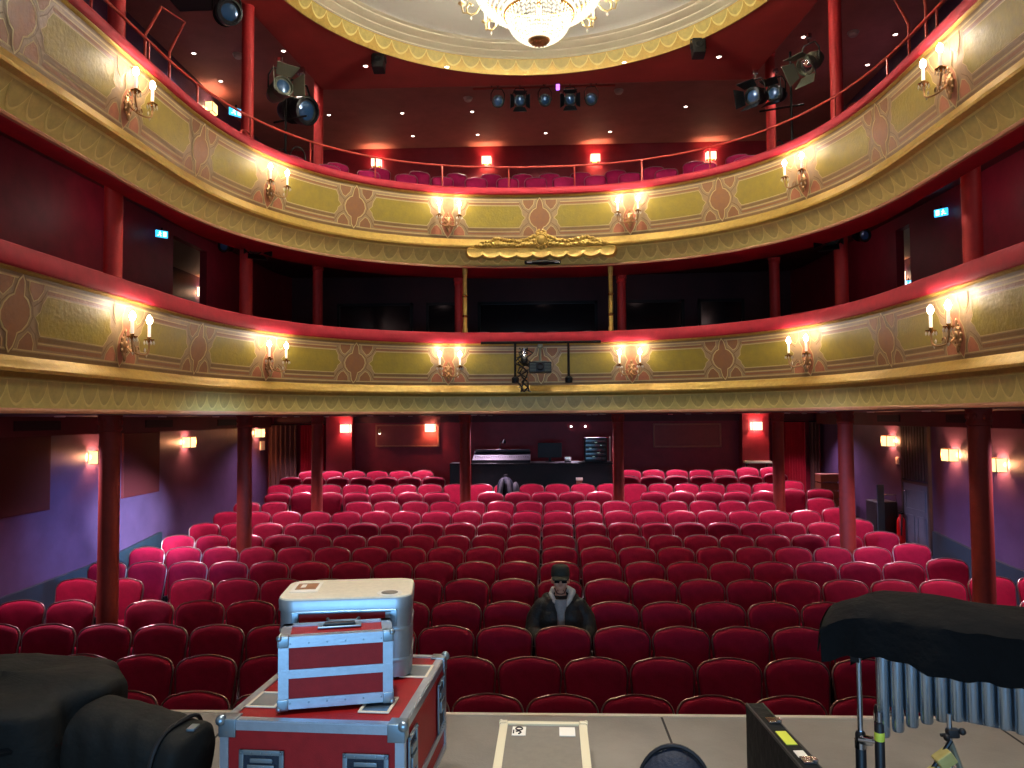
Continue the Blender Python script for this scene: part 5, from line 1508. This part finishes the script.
# dark cap-shaped bag at the bottom edge
t = empty('rucksack', (0.43, 2.86, STAGE), R(-10)); tag(t, 'dark navy rounded rucksack standing on the stage at the bottom picture edge', 'bag')
m = MB(); rings = []
for i in range(15):
    f = i / 14; z = 0.46 * f
    k = math.sqrt(max(0.0, 1 - max(0.0, (f - 0.45) / 0.56) ** 2.2))
    rings.append([(0.145 * k * (1 + 0.05 * math.sin(3 * a + f * 4)) * math.cos(a) + 0.03 * f, 0.11 * k * (1 + 0.04 * math.sin(4 * a)) * math.sin(a), z) for a in [2 * PI * q / 28 for q in range(28)]])
m.loft(rings); m.build('bag_body', M['navy_cloth'], t, smooth=60)
m = MB(); m.tube([(0.03 + 0.135 * math.cos(a) * (0.98), -0.02, 0.30 + 0.17 * math.sin(a)) for a in [0.05 + (PI - 0.1) * k / 18 for k in range(19)]], 0.008, 6); m.build('piping', M['black_plastic'], t)
m = MB(); m.loft([[(0.0 + 0.07 * math.cos(a) * k, -0.115 - 0.03 * (1 - k), 0.25 + 0.12 * math.sin(a) * k) for a in [2 * PI * q / 20 for q in range(20)]] for k in (1.0, 0.85, 0.5, 0.05)]); m.build('pocket', M['navy_cloth'], t, smooth=60)
m = MB(); m.tube([(0.0, 0.08, 0.38), (0.02, 0.13, 0.40), (0.055, 0.13, 0.40), (0.07, 0.08, 0.38)], 0.009, 8); m.build('grab_loop', M['black_plastic'], t)

# ------------------------------------------------------------------ covered vibraphone on the right
va = math.atan2(-0.42, 0.62)
t = empty('vibraphone', (1.20, 3.12, STAGE), va); tag(t, 'vibraphone under a black cloth with pale resonator tubes, on the stage', 'vibraphone')
VL, VD = 1.5, 0.42
# local x runs along the instrument from its left end, y away from the viewer
m = MB()
for s in (-1, 1): m.box((VL / 2, s * 0.17, 0.80), (VL - 0.06, 0.03, 0.05), bev=0.006)
m.box((0.05, 0, 0.76), (0.03, 0.36, 0.05)); m.box((VL - 0.05, 0, 0.76), (0.03, 0.36, 0.05)); m.build('frame', M['black_metal'], t)
for k in range(27):
    x = 0.14 + k * 0.047
    zb = 0.475 + 0.05 * math.sin(PI * min(1.0, k / 9.0)) + 0.012 * k
    m = MB(); m.lathe([(0.0, zb), (0.018, zb + 0.004), (0.021, zb + 0.012), (0.021, 0.79)], (x, -0.155, 0), n=14); m.build('resonator', M['resonator'], t)
m = MB(); m.box((VL / 2 + 0.03, -0.125, 0.68), (VL - 0.2, 0.01, 0.20)); m.build('resonator_backing', M['resonator_back'], t, smooth=0)
for x in (0.06, VL - 0.06):
    for s in (-1, 1):
        m = MB(); m.cyl((x, s * 0.16, 0.45), (x, s * 0.16, 0.76), 0.010, n=10); m.cyl((x, s * 0.16, 0.45), (x, s * 0.16, 0.42), 0.022, 0.022, n=12)
        lg = m.build('leg', M['chrome'], t)
        m = MB(); m.lathe([(0.012, 0.0), (0.024, 0.01), (0.02, 0.03), (0.019, 0.47), (0.014, 0.48)], (x, s * 0.16, 0), n=14); m.build('leg_sleeve', M['black_plastic'], lg)
        m = MB(); m.box((x + 0.025, s * 0.16 - 0.02, 0.46), (0.045, 0.03, 0.03), bev=0.006); m.cyl((x, s * 0.16 - 0.03, 0.46), (x + 0.07, s * 0.16 - 0.03, 0.465), 0.007, n=8); m.build('clamp', M['chrome'], lg)
# black cloth draped over it
cl = None
nx, ny = 60, 46
vs = []
def cloth(ix, iy):
    x = -0.06 + (VL + 0.3) * ix / nx
    f = iy / ny      # 0 front hem -> 1 back hem
    hem = 0.135 + 0.15 * ix / nx + 0.010 * math.sin(ix * 0.55) + 0.006 * math.sin(ix * 1.7)
    L = hem + VD + 0.26
    s = f * L
    bulge = 0.018 * math.sin(ix * 0.35 + 1) + 0.012 * math.sin(ix * 0.9)
    if s < hem:
        y = -VD / 2 - 0.015 + bulge * (1 - s / hem); z = 0.93 - (hem - s)
    elif s < hem + VD:
        y = -VD / 2 + (s - hem); q = (s - hem) / VD
        z = 0.93 + 0.03 * math.sin(PI * q) + 0.012 * math.sin(ix * 0.4 + 5 * q) * math.sin(PI * q)
    else:
        y = VD / 2 + 0.015 + bulge * 0.5; z = 0.93 - (s - hem - VD)
    # rounded left end
    if ix < 5: z -= 0.006 * (5 - ix) ** 1.5
    edge = min(abs(s - hem), abs(s - hem - VD)) / 0.05
    if edge < 1: z -= 0.012 * (1 - edge) ** 2
    return (x, y, z)
for side in (0, 1):
    for ix in range(nx + 1):
        for iy in range(ny + 1):
            p = cloth(ix, iy)
            vs.append(p if side == 0 else (p[0], p[1] * 0.985, p[2] - 0.006))
fs = []
Q = (nx + 1) * (ny + 1)
idx = lambda a, b: a * (ny + 1) + b
for a in range(nx):
    for b in range(ny):
        f = (idx(a, b), idx(a + 1, b), idx(a + 1, b + 1), idx(a, b + 1)); fs += [f, tuple(Q + i for i in f)]
# closed left end
for b in range(ny):
    fs.append((idx(0, b), idx(0, b + 1), Q + idx(0, b + 1), Q + idx(0, b)))
for a in range(nx):
    fs.append((idx(a, 0), idx(a + 1, 0), Q + idx(a + 1, 0), Q + idx(a, 0))); fs.append((idx(a, ny), idx(a + 1, ny), Q + idx(a + 1, ny), Q + idx(a, ny)))
m = MB(); m.add(vs, fs)
# end flap
E = []
for i in range(9):
    f = i / 8
    E.append([(-0.06 - 0.02 * math.sin(PI * q / 14) - 0.012 * f, -VD / 2 - 0.01 + (VD + 0.02) * q / 14, 0.885 - (0.10 + 0.015 * math.sin(q * 1.1)) * f - 0.02 * abs(q - 7) / 7) for q in range(15)])
m.loft(E, cap=False, closed=False)
m.build('black_cover', M['black_cloth'], t, smooth=60)

# percussion tripod stand in front of it
t = empty('tripod_stand', (1.331, 2.65, STAGE)); tag(t, 'folding metal tripod stand with black clamp below the resonator tubes', 'stand')
m = MB(); m.cyl((0, 0, 0.0), (0, 0, 0.66), 0.008, n=10); m.cyl((0, 0, 0.44), (0, 0, 0.47), 0.017, n=12); m.build('shaft', M['chrome'], t)
m = MB(); m.box((0.006, -0.006, 0.60), (0.04, 0.026, 0.03), bev=0.008); m.ball((0.03, -0.02, 0.61), 0.012); m.ball((-0.02, -0.02, 0.59), 0.011); m.cyl((-0.03, 0, 0.59), (0.045, 0.0, 0.60), 0.006, n=8); m.build('clamp', M['black_plastic'], t)
for a, l in ((PI * 1.04, 0.30), (PI * 1.62, 0.28), (PI * 0.4, 0.28)):
    m = MB(); m.tube([(0, 0, 0.57), (0.5 * l * math.cos(a), 0.5 * l * math.sin(a), 0.29), (l * math.cos(a), l * math.sin(a), 0.012)], 0.009, 8); m.ball((l * math.cos(a), l * math.sin(a), 0.014), 0.014); m.build('leg', M['lamp_grey'], t)
t = empty('wood_block', (1.262, 2.585, STAGE)); tag(t, 'two small yellowish wood blocks on a thin rod in front of the tripod stand', 'percussion block')
rb = Matrix.Rotation(R(-35), 3, 'Y')
m = MB(); m.box((0.012, -0.01, 0.545), (0.055, 0.045, 0.042), bev=0.006, M=rb); m.build('wooden_block', M['wood_yellow'], t)
m = MB(); m.box((-0.03, -0.01, 0.49), (0.055, 0.045, 0.036), bev=0.006, M=rb); m.build('wooden_block', M['wood_yellow'], t)
m = MB(); m.tube([(0.04, 0.0, 0.60), (-0.055, 0.0, 0.46), (-0.10, 0.0, 0.37), (-0.10, 0.0, 0.02)], 0.007, 8); m.lathe([(0.07, 0), (0.07, 0.012), (0.012, 0.02)], (-0.10, 0, 0), n=16); m.build('mounting_rod', M['black_metal'], t)
t = empty('mallet_pole', (1.19, 2.86, STAGE)); tag(t, 'upright black pole with a bright top beside the vibraphone leg', 'pole')
m = MB(); m.lathe([(0.06, 0), (0.06, 0.012), (0.016, 0.02), (0.016, 0.54), (0.010, 0.55)], n=14); m.build('sleeve', M['black_plastic'], t)
m = MB(); m.cyl((0, 0, 0.53), (0, 0, 0.585), 0.008, n=10); m.build('rod', M['chrome'], t)
m = MB(); m.lathe([(0.0165, 0.485), (0.0175, 0.49), (0.0175, 0.51), (0.0165, 0.515)], n=14); m.build('yellow_band', M['label_yellow'], t)

# ------------------------------------------------------------------ black covered gear on the left
t = empty('covered_drum', (-2.16, 3.02, STAGE)); tag(t, 'bulky drum under a rumpled black cloth at the bottom left', 'covered drum')
m = MB(); rings = []
rnd = random.Random(21)
NA = 64
for i in range(26):
    f = i / 25
    if f < 0.72:
        z = 0.57 * f / 0.72; k = 1.0 - 0.03 * f
    else:
        g = (f - 0.72) / 0.28; z = 0.57 + 0.075 * math.sin(g * PI / 2); k = 0.978 * math.sqrt(max(0, 1 - g ** 2.6)) + 0.004
    ring_ = []
    for q in range(NA):
        a = 2 * PI * q / NA
        fold = 0.028 * math.sin(7 * a + 2.0 * f) + 0.018 * math.sin(13 * a - 3 * f) + 0.012 * math.sin(23 * a + 5 * f)
        fold *= (1.0 - 0.6 * f)
        ridge = 0.016 * math.sin(5 * a + 9 * f) * (1 if f > 0.3 else 0.4)
        r = k * (0.42 + fold + ridge)
        ring_.append((r * 1.08 * math.cos(a), r * 0.92 * math.sin(a), max(0.004, z + 0.012 * math.sin(3 * a + 8 * f) * (f > 0.1))))
    rings.append(ring_)
m.loft(rings); m.build('cloth_cover', M['bag_cloth'], t, smooth=70)
m = MB(); m.tube([(0.43 * math.cos(a), 0.385 * math.sin(a), 0.46 + 0.02 * math.sin(5 * a)) for a in [2 * PI * k / 48 for k in range(48)]], 0.014, 6, closed=True); m.build('tie_cord', M['black_cloth'], t)
t = empty('gig_bag', (-1.62, 2.86, STAGE + 0.56)); tag(t, 'long black padded bag resting on a stool, its flat end towards the red case', 'bag')
a0 = Vector((-0.12, 0.03, -0.09)); a1 = Vector((0.345, -0.06, -0.17))
m = MB(); rings = []
ax = (a1 - a0).normalized(); sx_ = ax.cross(Vector((0, 0, 1))).normalized(); uz = sx_.cross(ax)
for i in range(25):
    f = i / 24
    k = 0.93 + 0.07 * math.sin(PI * f) if f < 0.96 else 0.93 - 2.0 * (f - 0.96)
    if i == 24: k = 0.80
    if i == 0: k = 0.75
    c = a0.lerp(a1, f)
    rr = []
    for q in range(32):
        a = 2 * PI * q / 32
        ca, sa = math.cos(a), math.sin(a)
        w = 0.14 * (abs(ca) ** 0.65) * (1 if ca >= 0 else -1); h = 0.142 * (abs(sa) ** 0.65) * (1 if sa >= 0 else -1)
        wob = 1 + 0.02 * math.sin(9 * f * PI + 3 * a) + 0.012 * math.sin(25 * f + 5 * a)
        rr.append(tuple(c + (sx_ * w + uz * h) * k * wob))
    rings.append(rr)
m.loft(rings); m.build('bag_body', M['bag_cloth'], t, smooth=60)
m = MB()
c = a0.lerp(a1, 0.82)
m.tube([tuple(c + (sx_ * 0.144 * math.copysign(abs(math.cos(a)) ** 0.65, math.cos(a)) + uz * 0.147 * math.copysign(abs(math.sin(a)) ** 0.65, math.sin(a)))) for a in [2 * PI * k / 40 for k in range(40)]], 0.008, 6, closed=True)
m.build('end_strap', M['black_plastic'], t)
m = MB(); m.box(tuple(a0.lerp(a1, 0.93) + uz * 0.136), (0.03, 0.05, 0.01), bev=0.003); m.build('buckle', M['zinc'], t)
m = MB(); m.tube([tuple(a0.lerp(a1, 0.35) - uz * 0.15 - sx_ * -0.05), tuple(a0.lerp(a1, 0.3) - uz * 0.22), tuple(a0.lerp(a1, 0.36) - uz * 0.24)], 0.014, 6); m.build('hanging_strap', M['black_cloth'], t)
t = empty('stool', (-1.42, 2.83, STAGE)); tag(t, 'low black folding stool carrying the long padded bag', 'stool')
m = MB(); m.lathe([(0.12, 0.19), (0.13, 0.20), (0.13, 0.222), (0.12, 0.228)], n=24); m.build('seat', M['black_plastic'], t)
for k in range(4):
    a = PI / 4 + PI / 2 * k
    m = MB(); m.cyl((0.11 * math.cos(a), 0.11 * math.sin(a), 0.195), (0.17 * math.cos(a), 0.17 * math.sin(a), 0.0), 0.011, n=8); m.build('leg', M['black_metal'], t)

# ------------------------------------------------------------------ the seated person
def remeshed(o, vox, it=4):
    r = o.modifiers.new('r', 'REMESH'); r.mode = 'VOXEL'; r.voxel_size = vox; r.use_smooth_shade = True
    s = o.modifiers.new('s', 'SMOOTH'); s.factor = 0.5; s.iterations = it
    return o
def chain(mb, pts, rs, n=14, sub=5, caps=True):
    P = [Vector(p) for p in pts]; out = []; rr = []
    for i in range(len(P) - 1):
        for k in range(sub):
            f = k / sub; g = f * f * (3 - 2 * f)
            out.append(P[i].lerp(P[i + 1], f)); rr.append(rs[i] + (rs[i + 1] - rs[i]) * g)
    out.append(P[-1]); rr.append(rs[-1])
    mb.tube([tuple(p) for p in out], rr, n)
    if caps:
        mb.ball(tuple(P[0]), rs[0], n=n, m=8); mb.ball(tuple(P[-1]), rs[-1], n=n, m=8)
    for p, r in zip(P[1:-1], rs[1:-1]): mb.ball(tuple(p), r, n=n, m=8)
PX, PY = 0.145, ROWY[3] - 0.06
PZ = ROWZ[3] - SEATH
man = empty('person', (PX, PY, PZ)); tag(man, 'person in dark coat, grey hoodie, cap and dark glasses sitting among the red seats', 'person')
m = MB()
hc = Vector((0.0, -0.19, 1.215))
m.ball(tuple(hc + Vector((0, 0.01, 0.025))), (0.078, 0.098, 0.10), n=20, m=14)
m.ball(tuple(hc + Vector((0, -0.028, -0.045))), (0.06, 0.066, 0.078), n=18, m=12)
m.ball(tuple(hc + Vector((0, -0.055, -0.095))), (0.036, 0.034, 0.03), n=14, m=8)
m.tube([tuple(hc + Vector((0, -0.085, 0.02))), tuple(hc + Vector((0, -0.108, -0.018))), tuple(hc + Vector((0, -0.092, -0.03)))], [0.011, 0.017, 0.012], 8)
m.ball(tuple(hc + Vector((0, -0.088, -0.062))), (0.026, 0.012, 0.008), n=12, m=6); m.ball(tuple(hc + Vector((0, -0.086, -0.072))), (0.022, 0.012, 0.008), n=12, m=6)
for s in (-1, 1):
    m.ball(tuple(hc + Vector((s * 0.08, 0.012, -0.005))), (0.012, 0.024, 0.034), n=10, m=8)
    m.ball(tuple(hc + Vector((s * 0.044, -0.062, -0.022))), (0.024, 0.024, 0.022), n=10, m=8)
    m.ball(tuple(hc + Vector((s * 0.032, -0.078, 0.012))), (0.015, 0.012, 0.011), n=10, m=8)
m.tube([tuple(hc + Vector((0, 0.015, -0.08))), (0, -0.165, 1.08), (0, -0.155, 1.0)], [0.056, 0.054, 0.07], 16)
chain(m, [(0, -0.20, 0.56), (0, -0.175, 0.78), (0, -0.16, 0.96)], [0.125, 0.125, 0.12], 18)
for s in (-1, 1):
    chain(m, [(s * 0.13, -0.16, 0.96), (s * 0.24, -0.22, 0.73), (s * 0.15, -0.41, 0.645)], [0.055, 0.042, 0.028], 12)
    chain(m, [(s * 0.09, -0.21, 0.55), (s * 0.14, -0.60, 0.55), (s * 0.13, -0.60, 0.10)], [0.085, 0.055, 0.04], 12)
    # hand resting on the thigh, five bent fingers
    m.ball((s * 0.125, -0.455, 0.637), (0.040, 0.045, 0.018), n=12, m=8, M=Matrix.Rotation(R(10), 3, 'X'))
    for q in range(4):
        x = s * (0.125 + (q - 1.5) * 0.019); ln = (0.058, 0.070, 0.066, 0.050)[q]
        m.tube([(x, -0.48, 0.640), (x, -0.50 - ln * 0.3, 0.642), (x, -0.50 - ln * 0.75, 0.630), (x, -0.50 - ln, 0.615)], [0.0095, 0.009, 0.0085, 0.0075], 8)
    m.tube([(s * 0.092, -0.435, 0.637), (s * 0.072, -0.465, 0.634), (s * 0.068, -0.490, 0.628)], [0.012, 0.0105, 0.009], 8)
    m.ball((s * 0.13, -0.66, 0.045), (0.045, 0.12, 0.04), n=12, m=8)
remeshed(m.build('body', M['skin'], man, smooth=60), 0.007, 3)
m = MB(); hp = hc + Vector((0, 0.0, 0.042))
m.loft([[tuple(hp + Vector((0.089 * k * math.cos(a), 0.008 + 0.108 * k * math.sin(a), z))) for a in [2 * PI * q / 28 for q in range(28)]] for k, z in ((0.96, -0.008), (1.0, 0.0), (1.0, 0.04), (0.95, 0.075), (0.80, 0.096), (0.5, 0.106), (0.05, 0.109))])
m.loft([[tuple(hp + Vector((0.088 * math.sin(b) * (1 - 0.10 * f), -0.085 - 0.075 * f * math.cos(b * 0.8) * 1.0 - 0.01 * math.cos(b), 0.004 - 0.022 * f + 0.012 * math.cos(b) - th))) for b in [-1.25 + 2.5 * q / 16 for q in range(17)]] for f, th in ((0, 0), (0.5, 0), (1.0, 0.002), (1.0, 0.008), (0.5, 0.008), (0, 0.008))], cap=False, closed=False)
m.build('cap', M['cap_cloth'], man, smooth=60)
m = MB()
for s in (-1, 1): m.box(tuple(hc + Vector((s * 0.034, -0.096, 0.008))), (0.054, 0.012, 0.036), bev=0.010)
m.box(tuple(hc + Vector((0, -0.100, 0.015))), (0.03, 0.008, 0.010), bev=0.003)
for s in (-1, 1): m.cyl(tuple(hc + Vector((s * 0.062, -0.092, 0.015))), tuple(hc + Vector((s * 0.086, 0.012, 0.012))), 0.004, n=6)
m.build('sunglasses', M['dark_glass'], man)
m = MB(); rings = []
for i in range(7):
    f = i / 6; rr = []
    for q in range(17):
        b = -1.75 + 3.5 * q / 16
        rr.append(tuple(hc + Vector((0.070 * math.sin(b) * (1 - 0.35 * f), 0.0 - 0.080 * math.cos(b) * (1 - 0.12 * f) - 0.010 * (1 if abs(b) < 0.6 else 0.4), -0.062 - 0.06 * f))))
    rings.append(rr)
m.loft(rings, cap=False, closed=False); m.build('beard', M['beard'], man, smooth=60)
# coat, open in front
m = MB()
chain(m, [(0, -0.205, 0.56), (0, -0.18, 0.76), (0, -0.17, 0.93)], [0.165, 0.165, 0.15], 20)
for s in (-1, 1):
    m.ball((s * 0.10, -0.19, 0.80), (0.135, 0.145, 0.2), n=16, m=10); m.ball((s * 0.10, -0.17, 0.955), (0.105, 0.115, 0.085), n=16, m=10)
    m.ball((s * 0.11, -0.23, 0.62), (0.14, 0.15, 0.14), n=16, m=10)
    chain(m, [(s * 0.175, -0.16, 0.955), (s * 0.245, -0.17, 0.85), (s * 0.265, -0.23, 0.735), (s * 0.22, -0.33, 0.685), (s * 0.155, -0.405, 0.655)], [0.088, 0.088, 0.085, 0.075, 0.058], 14)
    chain(m, [(s * 0.15, -0.10, 1.035), (s * 0.085, -0.235, 1.02), (s * 0.075, -0.27, 0.93)], [0.034, 0.036, 0.03], 10)
chain(m, [(-0.13, -0.09, 1.04), (0.0, -0.055, 1.055), (0.13, -0.09, 1.04)], [0.036, 0.04, 0.036], 10)
remeshed(m.build('coat', M['coat'], man, smooth=60), 0.011, 4)
m = MB()
rings = []
for i in range(9):
    f = i / 8; z = 1.045 - 0.44 * f; w = 0.040 - 0.012 * f + 0.02 * (f < 0.2)
    yb = -0.265 - 0.085 * math.sin(min(1, f * 1.5) * PI / 2)
    rings.append([(w * math.cos(a), yb + 0.035 * math.sin(a), z) for a in [2 * PI * q / 16 for q in range(16)]])
m.loft(rings); m.build('hoodie_front', M['hoodie'], man, smooth=60)
m = MB()
chain(m, [(0.02, -0.295, 0.96), (-0.060, -0.262, 1.03), (-0.092, -0.19, 1.085), (-0.07, -0.105, 1.11), (0.0, -0.085, 1.115), (0.07, -0.105, 1.115), (0.115, -0.175, 1.10), (0.085, -0.25, 1.045), (0.03, -0.295, 0.96)], [0.014, 0.020, 0.022, 0.026, 0.028, 0.032, 0.034, 0.026, 0.014], 10)
m.build('fleece_hood', M['fleece'], man, smooth=60)
m = MB()
for s in (-1, 1):
    chain(m, [(s * 0.095, -0.21, 0.555), (s * 0.14, -0.60, 0.555), (s * 0.13, -0.60, 0.12)], [0.10, 0.072, 0.058], 14)
remeshed(m.build('trousers', M['jeans'], man, smooth=60), 0.012, 4)
for s in (-1, 1):
    m = MB(); m.loft([[(s * 0.13 + 0.05 * k * math.cos(a), -0.655 + 0.13 * k * math.sin(a), z) for a in [2 * PI * q / 20 for q in range(20)]] for k, z in ((1.0, 0.0), (1.02, 0.03), (0.95, 0.06), (0.6, 0.09), (0.3, 0.10))]); m.build('shoe', M['black_plastic'], man, smooth=50)
# his seat has the cushion folded down
for k_, o in seat_at.items():
    if k_[0] == 12 and abs(k_[1] + 0.78) < 0.2:
        o['label'] = 'crimson velvet seat holding the grey backpack before the sound desk'
    if (k_[0] == 12 and abs(k_[1] + 0.78) < 0.2) or (k_[0] == 3 and abs(k_[1] - 0.15) < 0.2):
        if k_[0] == 3: o['label'] = 'crimson velvet seat occupied by the seated person in the dark coat'
        for c in kids(o):
            if c.name.startswith('seat_cushion'):
                c.matrix_basis = Matrix.Translation((0, -0.31, 0.345)) @ Matrix.Rotation(R(80), 4, 'X') @ Matrix.Translation((0, 0.15, -0.37))

# ------------------------------------------------------------------ grey backpack on a seat by the sound desk
bx, by = -0.78, ROWY[12] - 0.32
t = empty('backpack', (bx, by, ROWZ[12] - 0.53)); tag(t, 'grey and black backpack sitting on a seat in front of the sound desk', 'backpack')
m = MB(); rings = []
for i in range(13):
    f = i / 12; z = 0.70 * f; k = math.sqrt(max(0.0, 1 - max(0.0, (f - 0.6) / 0.41) ** 2.4))
    rings.append([(0.19 * k * math.copysign(abs(math.cos(a)) ** 0.6, math.cos(a)) * (1 - 0.12 * f), 0.11 * k * math.copysign(abs(math.sin(a)) ** 0.6, math.sin(a)), z) for a in [2 * PI * q / 28 for q in range(28)]])
m.loft(rings); m.build('pack_body', M['navy_cloth'], t, smooth=60)
for s in (-1, 1):
    m = MB(); m.tube([(s * 0.05, -0.10, 0.66), (s * 0.075, -0.145, 0.55), (s * 0.10, -0.155, 0.38), (s * 0.14, -0.13, 0.18), (s * 0.16, -0.11, 0.10)], [0.03, 0.045, 0.045, 0.035, 0.02], 10); m.build('shoulder_strap', M['grey_cloth'], t, smooth=60)
m = MB(); m.tube([(-0.04, -0.02, 0.68), (-0.03, -0.03, 0.735), (0.03, -0.03, 0.735), (0.04, -0.02, 0.68)], 0.012, 8); m.build('grab_loop', M['black_plastic'], t)
m = MB(); m.box((0, -0.115, 0.36), (0.16, 0.03, 0.44), bev=0.012); m.build('back_padding', M['black_cloth'], t)
m = MB(); m.ball((0.20, -0.02, 0.46), (0.07, 0.08, 0.14), n=14, m=8); m.build('pouch', M['grey_cloth'], t, smooth=60)

# ------------------------------------------------------------------ lights of the house
def spot(name, loc, aim, w, col, angle, blend=0.6, rad=0.05):
    l = bpy.data.lights.new(name, 'SPOT'); l.energy = w; l.color = col; l.spot_size = R(angle); l.spot_blend = blend; l.shadow_soft_size = rad
    o = bpy.data.objects.new(name, l); COL.objects.link(o); o.location = loc
    o.rotation_euler = (Vector(aim) - Vector(loc)).to_track_quat('-Z', 'Y').to_euler()
    return o
def area(name, loc, aim, w, col, sx, sy, spread=60):
    l = bpy.data.lights.new(name, 'AREA'); l.energy = w; l.color = col; l.shape = 'RECTANGLE'; l.size = sx; l.size_y = sy; l.spread = R(spread)
    o = bpy.data.objects.new(name, l); COL.objects.link(o); o.location = loc
    o.rotation_euler = (Vector(aim) - Vector(loc)).to_track_quat('-Z', 'Y').to_euler()
    return o
for x, y in UND:
    s = 1.0
    spot('under_balcony_spot', (x, y, 2.95), (x, y - 0.55, 0.0), 260 if y > 13.5 else 210, (1.0, 0.70, 1.0), 120, 0.8)
for x, y in GAL:
    spot('gallery_spot', (x, y, 9.74), (x, y, 0), 150, (1.0, 0.82, 0.72), 110, 0.6)
for x, y in ((-3.02, 13.1), (-1.62, 13.1), (1.46, 13.1), (3.05, 13.1)):
    spot('red_ceiling_spot', (x, y, 9.0), (x, y - 0.3, 0), 40, (1, 0.9, 0.85), 70)
for x, y in ((-5.0, 6.6), (-4.95, 9.2), (-4.6, 12.6), (-2.4, 15.6), (0.0, 15.8), (2.2, 15.6), (4.4, 12.6), (4.7, 9.2), (4.75, 6.6)):
    point('box_fill', (x, y, 5.5 if y < 13 else 5.75), 4.5 if y < 10 else (3.5 if y < 13 else 1.2), (1.0, 0.66, 0.62), 0.12)  # fill points added to lift the dark boxes, no fixtures there
# stage work lights, hung above and behind the viewer
spot('stage_worklight', (1.25, 2.75, 6.6), (1.25, 2.85, 1.3), 520, (1.0, 0.95, 0.88), 46, 0.5, 0.25)
spot('stage_worklight', (-1.0, 2.75, 6.6), (-1.0, 2.85, 1.3), 520, (1.0, 0.95, 0.88), 46, 0.5, 0.25)
area('stage_blue_wash', (-0.2, -2.2, 2.3), (-0.1, 3.0, 1.75), 26, (0.25, 0.58, 1.0), 3.2, 0.9)
# cold profile lamps on the stage bridge striking the aisle walls
spot('profile_lamp', (3.2, 0.5, 4.1), (-6.95, 12.75, 1.25), 60000, (0.66, 0.78, 1.0), 7, 1.0, 0.08)
spot('aisle_wash', (3.5, 3.0, 4.2), (-6.95, 11.6, 1.25), 13000, (0.24, 0.50, 1.0), 13, 1.0, 0.3)
spot('aisle_wash', (-3.7, 3.0, 4.2), (6.75, 12.7, 1.1), 5500, (0.42, 0.50, 1.0), 13, 1.0, 0.3)

w = bpy.data.worlds.new('world'); SC.world = w; w.use_nodes = True
bg = w.node_tree.nodes['Background']; bg.inputs['Color'].default_value = (0.80, 0.80, 0.86, 1); bg.inputs['Strength'].default_value = 0.30

# ------------------------------------------------------------------ camera
cd = bpy.data.cameras.new('camera'); co = bpy.data.objects.new('camera', cd); COL.objects.link(co)
cd.sensor_fit = 'HORIZONTAL'; cd.sensor_width = 36.0; cd.lens = 36.0 * F_PX / 1024.0; cd.clip_start = 0.05
right = Vector((0.99911502, 0.04148459, -0.0069433)); up = Vector((0.00871914, -0.04278098, 0.99904643)); back = Vector((0.04114799, -0.99822283, -0.04310483))
Mc = Matrix((right, up, back)).transposed().to_4x4(); Mc.translation = (0, 0, 2.94)
co.matrix_world = Mc
SC.camera = co
SC.view_settings.view_transform = 'Standard'; SC.view_settings.look = 'None'; SC.view_settings.gamma = 1.0; SC.view_settings.use_curve_mapping = False
SC.view_settings.exposure = 0.08
SC.cycles.use_denoising = True
SC.cycles.max_bounces = 6; SC.cycles.transparent_max_bounces = 16
SC.cycles.sample_clamp_indirect = 6.0
